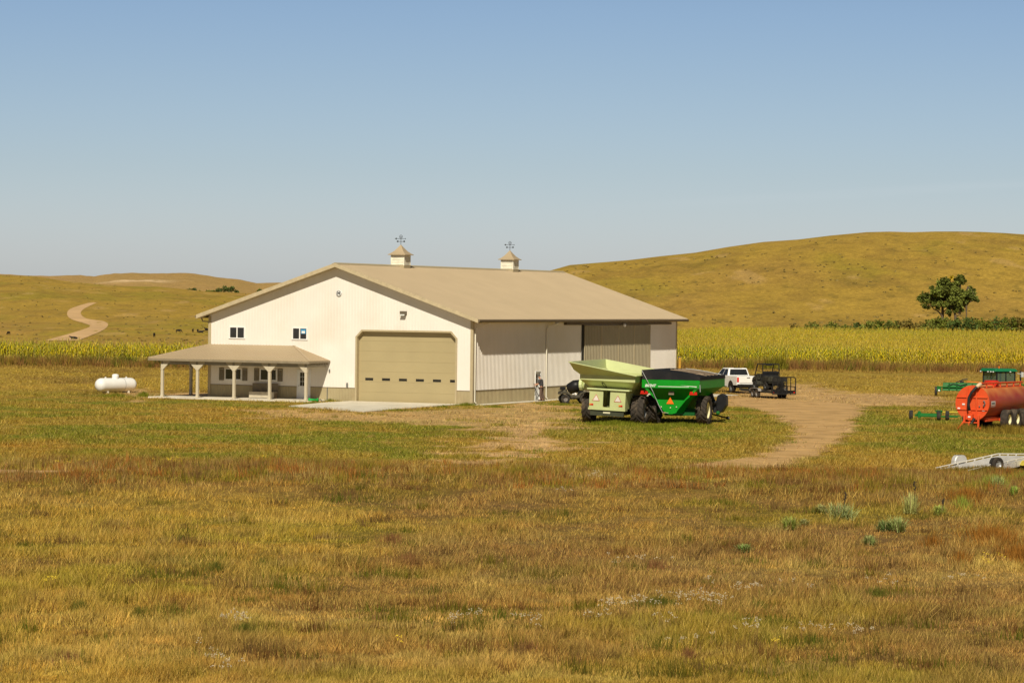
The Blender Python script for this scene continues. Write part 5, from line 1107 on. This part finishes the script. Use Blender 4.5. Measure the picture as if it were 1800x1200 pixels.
# ================================================================== YUCCAS
def yucca(px, py, wpx, hpx, lb, base, stalk=0):
    p = G(px, py); z = Tz(p.x, p.y); p = G(px, py, z); z = Tz(p.x, p.y); ppm = F/p.y; w = wpx/ppm*1.2; h = hpx/ppm*1.25
    rt = thing('yucca', lb, 'yucca', (p.x, p.y, z), group='yucca clumps in the foreground grass')
    n = 330; a = RNG.random(n)*2*math.pi; el = R(10)+RNG.random(n)*R(66); ln = (.75+.35*RNG.random(n)); off = RNG.normal(size=(n, 2))*np.array([w*.12, w*.12])
    dx = np.cos(a)*np.cos(el)*w*.68*ln; dy = np.sin(a)*np.cos(el)*w*.55*ln; dz = np.sin(el)*h*1.05*ln
    wd = .012; px_, py_ = -np.sin(a)*wd, np.cos(a)*wd; z0 = np.full(n, .02); base0 = np.stack([off[:, 0], off[:, 1], z0], 1); mid = base0+np.stack([dx*.5, dy*.5, dz*.58], 1); tip = base0+np.stack([dx, dy, dz*.92], 1); sd = np.stack([px_, py_, np.zeros(n)], 1)
    V = np.stack([base0-sd, base0+sd, mid+sd*.8, mid-sd*.8, mid-sd*.8, mid+sd*.8, tip+sd*.15, tip-sd*.15], 1).reshape(-1, 3)
    c = np.array(base)*(.95+.75*RNG.random((n, 1))); dead = RNG.random(n) < .15; c[dead] = (.36,.27,.12)
    o = fastmesh('leaves', V, 4, np.arange(n*8), np.repeat(c, 8, 0), GM, kind=None); o.parent = rt
    if stalk:
        b = MB(); b.tube([(.05,0,0),(.12,0,h*1.1),(.15,0,h*1.45)], .012, 5); 
        for q in range(5): b.ball((.12+random.uniform(-.05,.05), 0, h*(1.1+.08*q)), .035, n=6, m=4)
        b.build('seed_stalk', mat('dark_seed_pods', (.05,.035,.02), .9), rt)
YG = (.28,.32,.07)
for a in [(1388,931,34,20,'rounded pale green yucca, leftmost of the large ones',YG,0),(1413,926,16,12,'small faint yucca just right of the leftmost large one',(.25,.25,.09),0),(1443,902,22,14,'small yellowish yucca to the left behind the wide double clump',(.32,.32,.12),0),
 (1478,914,52,27,'wide pale yucca with a dark seed stalk in its middle',(.27,.31,.12),1),(1556,934,30,18,'darker yucca forming the left half of the joined pair',(.16,.22,.07),0),(1578,935,34,24,'taller yellow green yucca forming the right half of the joined pair',(.27,.31,.10),0),
 (1602,901,26,32,'tall narrow pale yucca behind the joined pair',(.34,.34,.11),1),(1652,903,24,16,'small pale yucca with a dark pod stalk right of the tall narrow one',YG,1),(1528,959,20,16,'small greyish yucca below the joined pair',(.24,.28,.09),0),(1307,971,28,14,'low isolated yucca, the lowest and farthest left of all',(.22,.29,.08),0),
 (1752,862,26,20,'yellow green yucca below the aluminium trailer wheel',(.28,.32,.10),0),(1782,868,14,15,'small bright yucca nearest the right edge below the trailers',(.26,.34,.06),0)]: yucca(*a)
# ================================================================== GRASS BLADES
BC = BL(L/2, W/2)
def inbarn(x, y, m_=0.):
    t = (x-NX)*math.cos(TH)+(y-NY)*math.sin(TH); s = -(x-NX)*math.sin(TH)+(y-NY)*math.cos(TH)
    a = (t > -.08-m_) & (t < L+.1) & (s > -.1-m_) & (s < W+.1)
    porch = (t > -3.4) & (t < 10.2) & (s > 10.35) & (s < 23.25)
    apron = (t > -.98) & (t < 19.5) & (s > -1.02) & (s < .1)
    k = (t < .1) & (s > .1) & (s < 9.1+t*.07) & (t > -16.1+.62*s)
    pad = (t > 19) & (t < 34.2) & (s < 0) & (s > -7.0)
    return a | porch | apron | k | pad
def blades(name, n, r0, r1, hgt, wid, label, az=11.2, lean=.55, power=1., keep=None, tint=None, jit=.5, dirtkeep=.04, seed=0, gain=1.):
    rg = np.random.default_rng(100+seed)
    u = rg.random(n); q0, q1 = r1**-power, r0**-power; r = (q0+(q1-q0)*u)**(-1/power); a = (rg.random(n)*2-1)*R(az)
    x = r*np.sin(a); y = r*np.cos(a)
    ok = ~inbarn(x, y); x = x[ok]; y = y[ok]
    c, dm = gcol(x, y); ok = rg.random(len(x)) > dm*(1-dirtkeep)*1.15
    if keep is not None: ok &= keep(x, y, rg)
    x = x[ok]; y = y[ok]; c = c[ok]; n = len(x); r = np.hypot(x, y)
    h = hgt(x, y, rg)*(.5+.75*rg.random(n)); w = wid(r)*(.6+.8*rg.random(n)); z = T(x, y)-.01
    th = rg.random(n)*2*math.pi; ln = rg.normal(size=(n, 2))*lean*.8*h[:, None]+np.array([.12, .04])*h[:, None]
    # blades turn mostly across the slope so they read from every side
    bx, by = np.cos(th)*w/2, np.sin(th)*w/2
    V = np.stack([np.stack([x-bx, y-by, z], 1), np.stack([x+bx, y+by, z], 1), np.stack([x+ln[:, 0], y+ln[:, 1], z+h], 1)], 1).reshape(-1, 3)
    v = 1+jit*(rg.random((n, 1))*2-1); col = c*v*1.12*(.72+.56*vn(x/.5, y/.5, 201))[:, None]
    hu = (vn(x/.7, y/.7, 202)-.5)[:, None]; col = col*(1+hu*np.array([.20, -.03, -.2]))
    q = rg.random(n); col[q < .16] = col[q < .16]*.35+STRAW*(.55+.5*rg.random(((q < .16).sum(), 1))); k = (q > .90); col[k] = col[k]*.55+GREEN*.5
    k = (q > .16) & (q < .26); col[k] *= .5
    col = col*gain*(np.array([1.02, 1.0, .90]) if seed == 1 else np.array([.96, 1.0, 1.0]))
    if tint is not None: col = tint(col, x, y, rg)
    return fastmesh(name, V, 3, np.arange(n*3), np.repeat(np.clip(col, 0, 1), 3, 0), GM, kind='stuff', label=label, cat='grass')
def kfore(x, y, rg):
    return rg.random(len(x)) < .35+1.1*vn(x/.33, y/.33, 66)
def hfore(x, y, rg):
    r = np.hypot(x, y); n = fbm(x, y, 2.2, 61, 3); k = vn(x/.42, y/.42, 63); return (.09+.24*ss(.3, .75, n))*(.45+1.1*k*k)*1.0
blades('grass', 900000, 50, 128, hfore, lambda r: .009+r*.00007, 'tall dry golden brown prairie grass filling the foreground', power=1.6, seed=1, keep=kfore, gain=.95)
blades('lawn_grass', 600000, 126, 300, lambda x, y, rg: .07+.16*ss(.4, .75, fbm(x, y, 3, 62, 3)), lambda r: .014+r*.00010, 'short olive and gold grass around the barn and machines', power=1.2, seed=2, lean=.9, dirtkeep=.14, gain=.80)
# clumps of taller weeds and tinted patches
def clumps(name, spec, label, cat, seed=0):
    rg = np.random.default_rng(500+seed); Vs = []; Cs = []
    for (cx, cy, rx, ry, n, h, w, col, jit) in spec:
        col = np.array(col)*.80
        a = rg.random(n)*2*math.pi; q = np.minimum(np.abs(rg.normal(size=n))*.6, 1.5); x = cx+np.cos(a)*q*rx; y = cy+np.sin(a)*q*ry; z = T(x, y)-.01
        hh = h*(.45+.7*rg.random(n))*(1-.35*np.minimum(q, 1)); th = rg.random(n)*2*math.pi; bx, by = np.cos(th)*w/2, np.sin(th)*w/2; ln = rg.normal(size=(n, 2))*.22*hh[:, None]
        Vs.append(np.stack([np.stack([x-bx, y-by, z], 1), np.stack([x+bx, y+by, z], 1), np.stack([x+ln[:, 0]+np.cos(a)*q*hh*.3, y+ln[:, 1], z+hh], 1)], 1).reshape(-1, 3))
        c = np.array(col)*(1+jit*(rg.random((n, 1))*2-1)); Cs.append(np.repeat(c, 3, 0))
    V = np.concatenate(Vs); return fastmesh(name, V, 3, np.arange(len(V)), np.clip(np.concatenate(Cs), 0, 1), GM, 'stuff', label, cat)
rg = np.random.default_rng(5); sp = []
pal = [RUST*.6, BROWN*.55, OLIVE*.6, GREEN*.6, STRAW*.75, lin((120,112,40))*.75, BROWN*.7]
for k in range(420):   # foreground clumps
    u = rg.random(); r = 1/((1/126)+(1/55-1/126)*u); a = (rg.random()*2-1)*R(10.5); col = pal[rg.integers(0, 7)]; s = .3+rg.random()*.8
    sp.append((r*math.sin(a), r*math.cos(a), s*1.6, s, int(160*s), .22+.25*rg.random(), .014+r*.00008, col, .4))
for k in range(460):   # crest weeds
    r = 106+rg.random()*19; a = (rg.random()*2-1)*R(10.5); col = [RUST*.8, OLIVE*.85, lin((160,136,54)), BROWN*1.05, lin((172,112,50)), STRAW*.8][rg.integers(0, 6)]; s = .3+rg.random()*.9
    sp.append((r*math.sin(a), r*math.cos(a), s*1.5, s*.8, int(110*s), .28+.3*rg.random(), .025, col, .4))
def atpx(x, y, wpx, dpt, n, h, w, col, jit=.35): p = G(x, y); ppm = F/p.y; sp.append((p.x, p.y, wpx/2/ppm, dpt, n, h, w, col, jit))
for x, y, w, d, n in ((1160,1066,90,.8,1100),(1330,1075,60,.6,350),(1540,1052,60,.6,450),(1430,1130,60,.6,160),(245,1085,55,.7,380),(140,1075,55,.7,380),(430,1115,60,.8,450),(320,955,55,.8,340),(380,1000,80,.9,380),(460,995,70,.8,320)): atpx(x, y, w, d, n, .3, .018, lin((112,112,42))*.85)
for x, y, w, d, n in ((1750,950,110,3.5,1500),(1700,890,90,2.,700),(1790,985,60,3,900),(1690,993,36,.7,300),(1640,960,60,1.,260)): atpx(x, y, w, d, n, .5, .02, lin((162,110,44))*.95, .6)
for x, y, w, d, n in ((690,950,70,1.6,420),(720,985,80,1.8,420),(930,1150,50,.7,160),(120,1160,60,.7,160),(1210,1160,50,.7,180),(1150,1000,90,1.5,300)): atpx(x, y, w, d, n, .3, .018, lin((140,98,60)), .4)
for x, y, w, d, n in ((1745,872,60,1.5,700),(1690,900,30,.8,300),(1800,855,60,1.5,500)): atpx(x, y, w, d, n, .5, .02, lin((150,160,62)), .3)
clumps('weeds', sp, 'rust, olive and straw coloured weed clumps scattered through the dry grass', 'weeds', 1)
sp = []
for x, y, w, d, n, h in ((205,698,80,1.2,900,.3),(252,697,22,.8,500,.45),(285,697,24,.5,300,.3),(580,706,24,.3,300,.28),(550,709,40,.3,200,.2),(820,713,50,.5,500,.28),(780,716,40,.5,300,.2),(1080,746,120,1.6,1800,.3),(1200,750,150,1.6,2200,.3),(1150,757,60,.8,500,.4),(1300,722,90,1.2,900,.2),(990,712,90,1.,900,.2),(870,716,60,.8,500,.2),(700,722,80,.6,500,.2),(1010,722,60,1,300,.2)): atpx(x, y, w, d, n, h, .035, GREEN*1.0)
for x, y, w, d, n, h in ((1700,757,120,2.6,1100,.5),(1775,760,90,3.,1100,.55),(1650,752,60,1.8,260,.35),(1690,697,110,2.5,1500,.3),(1740,700,60,3,800,.4)): atpx(x, y, w, d, n, h, .03, lin((140,118,44)), .5)
for x, y, w, d, n, h in ((1730,829,190,1.,2600,.30),(1760,832,90,1,900,.3)): atpx(x, y, w, d, n, h, .03, lin((132,112,46)), .4)
for k in range(260):
    r = 128+rg.random()*80; a = (rg.random()*2-1)*R(10); s = .3+rg.random()*.8; x = r*math.sin(a); y = r*math.cos(a)
    if inbarn(np.array([x]), np.array([y]), 1.)[0] or dirtmask(np.array([x]), np.array([y]))[0] > .9: continue
    sp.append((x, y, s*1.4, s, int(60*s), .16+.1*rg.random(), .035, [GREEN, OLIVE, STRAW*.8, lin((116,124,44))][rg.integers(0, 4)], .3))
sp = [q for q in sp]
clumps('yard_weeds', sp, 'green and olive weeds growing around the machines and barn edges', 'weeds', 2)
# white and yellow wild flowers
sp = []; FV = []; FC = []
def flowers(x, y, wpx, n, col, h=.35):
    p = G(x, y); ppm = F/p.y
    for k in range(n):
        fx = p.x+rg.normal()*wpx/3/ppm; fy = p.y+rg.normal()*.35; fz = Tz(fx, fy)+h*(.6+.5*rg.random())
        for q in range(7):
            s = .005+.008*rg.random(); o = rg.normal(size=3)*np.array([.035, .035, .02]); c = np.array([fx, fy, fz])+o; FV.extend([c+(-s,0,-s*.6), c+(s,0,-s*.6), c+(s,s*.5,s*.8), c+(-s,s*.5,s*.8)]); FC.extend([np.array(col)*(.75+.4*rg.random())]*4)
        s = .004; FV.extend([np.array([fx-s,fy,fz-h]), np.array([fx+s,fy,fz-h]), np.array([fx+s,fy,fz]), np.array([fx-s,fy,fz])]); FC.extend([BROWN*.8]*4)
WF = (.40,.335,.225)
for a in ((1085,1080,60,16),(1145,1075,70,14),(1225,1068,70,26),(1270,1075,50,12),(1305,1050,40,14),(1250,1038,20,4),(1040,1105,40,8),(1170,1110,30,5),(1320,1120,50,10),(1420,1120,60,10),(1505,1125,40,9),(920,1112,60,9),(420,1105,50,16),(370,1170,40,8),(400,1195,40,6),(835,1102,20,6),(790,1110,50,8),(1045,865,50,12),(990,885,30,5),(1700,1030,80,8),(1570,1040,60,6),(1190,1145,60,6),(1395,1045,40,4),(1140,1000,60,6),(1090,1000,50,5)): flowers(a[0], a[1], a[2], a[3], WF)
for a in ((295,832,40,14),(310,829,30,8),(120,833,40,8),(90,1032,10,6),(460,831,14,4),(1745,1000,40,7),(700,1152,10,2),(1365,1155,20,3)): flowers(a[0], a[1], a[2], a[3], (.62,.44,.03), .4)
fastmesh('wild_flowers', np.array(FV), 4, np.arange(len(FV)), np.array(FC), GM, 'stuff', 'small dried white and yellow wild flower heads scattered in the foreground grass', 'flowers')
# low brush specks on the hills
n = 1900; r = 1/((1/2500)+(1/640-1/2500)*RNG.random(n)); a = (RNG.random(n)*2-1)*R(11); x = r*np.sin(a); y = r*np.cos(a); k = (fbm(x, y, 60, 91, 3) > .45) & ((r < 1180) | (x < 0)); x = x[k]; y = y[k]; k2 = pdist(x, y, ROADP) > 3; k = np.where(k)[0][k2]; x = x[k2]; y = y[k2]; n = len(x); z = T(x, y)
V = []; C_ = []
for q in range(14):
    o = RNG.normal(size=(n, 3))*np.array([.25, .25, .10]); s = (.10+.16*RNG.random(n))[:, None]*(r[k]/900)[:, None]**.6; c = np.stack([x, y, z+.12], 1)+o; d = RNG.normal(size=(n, 3)); e = np.cross(d, RNG.normal(size=(n, 3))); d /= np.linalg.norm(d, axis=1)[:, None]; e /= np.linalg.norm(e, axis=1)[:, None]
    V.append(np.stack([c-d*s, c+e*s, c+d*s, c-e*s], 1).reshape(-1, 3)); C_.append(np.repeat(np.array([[.20,.155,.055]])*(.6+.7*RNG.random((n, 1))), 4, 0))
V = np.concatenate(V); fastmesh('sage_brush', V, 4, np.arange(len(V)), np.concatenate(C_), GM, 'stuff', 'low dark brush dotted over the dry grass hills', 'brush')
# ================================================================== CORN
def corn():
    nl = 9; protos = []
    for pr_ in range(14):
        rg = np.random.default_rng(900+pr_); V = []; C_ = []; H = 2.0+.4*rg.random(); w = .02
        for ang in (0, 1.57): dx, dy = math.cos(ang)*w, math.sin(ang)*w; V += [(-dx,-dy,0),(dx,dy,0),(dx*.6,dy*.6,H),(-dx*.6,-dy*.6,H)]; C_ += [(.30,.27,.07)]*4
        a0 = rg.random()*6.3
        for k in range(nl):
            z = H*(.18+.76*k/nl); a = a0+(k % 2)*math.pi+rg.normal()*.4; ln = .36+.25*rg.random(); ca, sa = math.cos(a), math.sin(a); wd = .045; px, py = -sa*wd, ca*wd
            P = [(0,0,z),(ca*ln*.45,sa*ln*.45,z+.26),(ca*ln,sa*ln,z+.02-.25*rg.random())]
            dry = (k < 3) or rg.random() < .22; c = np.array([.48,.36,.06]) if dry else np.array([.29,.28,.012])+rg.random()*np.array([.26,.11,.0]); c = c*(.75+.5*rg.random())
            for i in range(2):
                s0, s1 = (.7, 1.) if i == 0 else (1., .15); A, B = P[i], P[i+1]
                V += [(A[0]-px*s0,A[1]-py*s0,A[2]),(A[0]+px*s0,A[1]+py*s0,A[2]),(B[0]+px*s1,B[1]+py*s1,B[2]),(B[0]-px*s1,B[1]-py*s1,B[2])]; C_ += [c]*4
        for k in range(4):
            a = rg.random()*6.3; d = .10; V += [(0,0,H),(.015,0,H),(math.cos(a)*d+.015,math.sin(a)*d,H+.28),(math.cos(a)*d,math.sin(a)*d,H+.28)]; C_ += [(.42,.31,.04)]*4
        protos.append((np.array(V), np.array([np.array(c) for c in C_])))
    def near(x): return np.interp(x, [-70,-52,-36,0,18,55,80], [298,293,291,305,316,318,320])
    def farr(x, y): az = x/y; return np.interp(az, [-.25,-.105,-.06,.0,.05,.07,.25], [312,309,316,380,500,615,615])
    xs = []; ys = []
    rr = 288.
    while rr < 640:
        step = .50+(rr-290)*.0016; m_ = int(2*rr*.215/step); az = (np.arange(m_)+.5)/m_*2-1; x = rr*az*.215+RNG.normal(size=m_)*.22; y = np.full(m_, rr)+RNG.normal(size=m_)*.25; xs.append(x); ys.append(y); rr += .80+(rr-290)*.0022
    x = np.concatenate(xs); y = np.concatenate(ys); k = (y > near(x)) & (y < farr(x, y)); k &= ~((x/y < .045) & (x/y > -.085) & (y > near(x)+12)); k &= RNG.random(len(x)) < .94
    x = x[k]; y = y[k]; z = T(x, y); n = len(x); pi_ = RNG.integers(0, len(protos), n); th = RNG.random(n)*6.283; sc_ = .86+.22*RNG.random(n)+.10*(fbm(x, y, 20, 71, 3)-.5)
    sc_ = sc_*np.where(x < -20, .95, 1.0); tint = .86+.35*fbm(x, y, 8, 72, 3); yel = fbm(x, y, 25, 73, 3)
    Vo = []; Co = []
    for p_, (V, C_) in enumerate(protos):
        q = np.where(pi_ == p_)[0]; ct, st = np.cos(th[q])[:, None], np.sin(th[q])[:, None]; s = sc_[q][:, None]
        X = (V[None, :, 0]*ct-V[None, :, 1]*st)*s+x[q][:, None]; Y = (V[None, :, 0]*st+V[None, :, 1]*ct)*s+y[q][:, None]; Z = V[None, :, 2]*s+z[q][:, None]
        Vo.append(np.stack([X, Y, Z], -1).reshape(-1, 3)); c = C_[None]*tint[q][:, None, None]; c = c*np.array([1, 1, 1])+(yel[q][:, None, None]-.5)*np.array([.16, .02, 0]); Co.append(c.reshape(-1, 3))
    V = np.concatenate(Vo); print('corn plants', n); fastmesh('corn_crop', V, 4, np.arange(len(V)), np.clip(np.concatenate(Co), .01, 1), GM, 'stuff', 'yellowing green corn crop standing in rows behind the barn', 'corn')
    # weedy margin in front of the corn
    sp = []; rg = np.random.default_rng(8)
    for k in range(2600):
        az = (rg.random()*2-1)*.20; xx = az*305; yy = float(near(xx))-rg.random()*3.5-.2; col = [lin((158,116,66))*.9, lin((146,106,62))*.85, lin((168,138,58))*.9, lin((124,122,46))*.9, lin((172,134,72))*.9][rg.integers(0, 5)]
        sp.append((xx, yy, .9, .5, 34, .75+.9*rg.random()*(fbm(np.array([xx]), np.array([yy]), 9, 3, 2)[0]+.3), .06, col, .35))
    for px, w, hh in ((1318,12,1.5),(1350,14,1.9),(1368,16,2.1),(1361,12,1.7),(1377,9,1.5)): p = G(px, 651); ppm = F/p.y; sp.append((p.x, p.y, w/2/ppm, .8, 260, hh, .06, lin((132,124,40))*.95, .5))
    for k in range(12): xx = -60+rg.random()*45; yy = float(near(xx))-2; sp.append((xx, yy, 1.6, .8, 160, 1.5, .07, lin((98,108,34))*.8, .4))
    for k in range(900):
        az = (rg.random()*2-1)*.20; xx = az*300; yy = float(near(xx))-5.5-rg.random()*6; sp.append((xx, yy, 1.2, .6, 18, .35, .06, [lin((190,158,80))*.8, lin((170,138,66))*.8][rg.integers(0, 2)], .3))
    clumps('field_margin_weeds', sp, 'brown and straw weeds along the near edge of the corn field', 'weeds', 3)
corn()
# ================================================================== CAMERA, LIGHT, SKY
cam = bpy.data.cameras.new('camera'); co = bpy.data.objects.new('camera', cam); COL.objects.link(co); sc.camera = co
cam.sensor_width = 36; cam.lens = 36*F/1800; cam.clip_end = 20000; cam.clip_start = .5
fw = Vector((0, math.cos(PITCH), -math.sin(PITCH))); up0 = Vector((0, math.sin(PITCH), math.cos(PITCH))); rt0 = Vector((1, 0, 0)); c_r, s_r = math.cos(ROLL), math.sin(ROLL)
rt_ = rt0*c_r+up0*s_r; up_ = -rt0*s_r+up0*c_r
mw_ = Matrix((rt_, up_, -fw)).transposed().to_4x4(); mw_.translation = Vector((0, 0, CH)); co.matrix_world = mw_
u_ = Vector((-math.sin(TH), math.cos(TH), 0)); v_ = Vector((math.cos(TH), math.sin(TH), 0)); ld = (u_*.34+v_*1.04-Vector((0,0,1))).normalized()
sun = bpy.data.lights.new('sun', 'SUN'); sun.energy = 4.7; sun.angle = R(.53); sun.color = (1., .925, .76); so = bpy.data.objects.new('sun', sun); COL.objects.link(so); so.rotation_euler = ld.to_track_quat('-Z', 'Y').to_euler()
elev = math.asin(-ld.z); sd = -ld; rot = math.atan2(sd.x, sd.y)
w = bpy.data.worlds.new('World'); sc.world = w; w.use_nodes = True; nt = w.node_tree; N_ = nt.nodes; Lk = nt.links; bg = N_['Background']
sky = N_.new('ShaderNodeTexSky'); sky.sky_type = 'NISHITA'; sky.sun_disc = False; sky.sun_elevation = elev; sky.sun_rotation = rot; sky.altitude = 900; sky.air_density = 1.0; sky.dust_density = 1.2; sky.ozone_density = 1.5
tc = N_.new('ShaderNodeTexCoord'); sx = N_.new('ShaderNodeSeparateXYZ'); Lk.new(tc.outputs['Generated'], sx.inputs[0])
ramp = N_.new('ShaderNodeValToRGB'); Lk.new(sx.outputs['Z'], ramp.inputs[0]); e = ramp.color_ramp.elements
SKY = [(0., (1.18,1.22,1.50)), (.0157, (1.10,1.13,1.39)), (.0444, (.97,1.01,1.19)), (.0735, (.91,.96,1.13)), (.1006, (.85,.92,1.10)), (.15, (.55,.52,.52)), (.30, (.30,.26,.23)), (1., (.20,.165,.13))]
e[0].position = 0; e[0].color = (*SKY[0][1],1); e[1].position = 1; e[1].color = (*SKY[-1][1],1)
for ps, cl_ in SKY[1:-1]: q_ = e.new(ps); q_.color = (*cl_,1)
mul = N_.new('ShaderNodeMix'); mul.data_type = 'RGBA'; mul.blend_type = 'MULTIPLY'; mul.inputs[0].default_value = 1; Lk.new(sky.outputs[0], mul.inputs[6]); Lk.new(ramp.outputs[0], mul.inputs[7])
# a faint streak of high thin cloud, low on the right
def mth(op, a, b=None, c=None):
    n_ = N_.new('ShaderNodeMath'); n_.operation = op
    for i_, v_ in enumerate((a, b, c)):
        if v_ is None: continue
        if hasattr(v_, 'links'): Lk.new(v_, n_.inputs[i_])
        else: n_.inputs[i_].default_value = v_
    return n_.outputs[0]
ce = mth('MULTIPLY_ADD', sx.outputs['X'], -.069, sx.outputs['Z']); ce = mth('SUBTRACT', ce, .0297); ce = mth('ABSOLUTE', ce); cm = N_.new('ShaderNodeMapRange'); cm.interpolation_type = 'SMOOTHSTEP'; cm.inputs['From Min'].default_value = .0026; cm.inputs['From Max'].default_value = 0; Lk.new(ce, cm.inputs['Value'])
cx = N_.new('ShaderNodeMapRange'); cx.interpolation_type = 'SMOOTHSTEP'; cx.inputs['From Min'].default_value = .0; cx.inputs['From Max'].default_value = .14; Lk.new(sx.outputs['X'], cx.inputs['Value'])
cmp_ = N_.new('ShaderNodeMapping'); cmp_.inputs['Scale'].default_value = (30, 30, 400); Lk.new(tc.outputs['Generated'], cmp_.inputs['Vector']); cn = N_.new('ShaderNodeTexNoise'); cn.inputs['Scale'].default_value = 1; cn.inputs['Detail'].default_value = 4; Lk.new(cmp_.outputs[0], cn.inputs['Vector'])
cf = mth('MULTIPLY', mth('MULTIPLY', cm.outputs[0], cx.outputs[0]), mth('MULTIPLY', cn.outputs['Fac'], .16))
cmx = N_.new('ShaderNodeMix'); cmx.data_type = 'RGBA'; Lk.new(cf, cmx.inputs[0]); Lk.new(mul.outputs[2], cmx.inputs[6]); cmx.inputs[7].default_value = (10, 10.5, 11, 1)
Lk.new(cmx.outputs[2], bg.inputs[0]); bg.inputs[1].default_value = .07
vs = sc.view_settings; vs.view_transform = 'Standard'; vs.look = 'None'; vs.gamma = 1; vs.use_curve_mapping = False; vs.exposure = 0
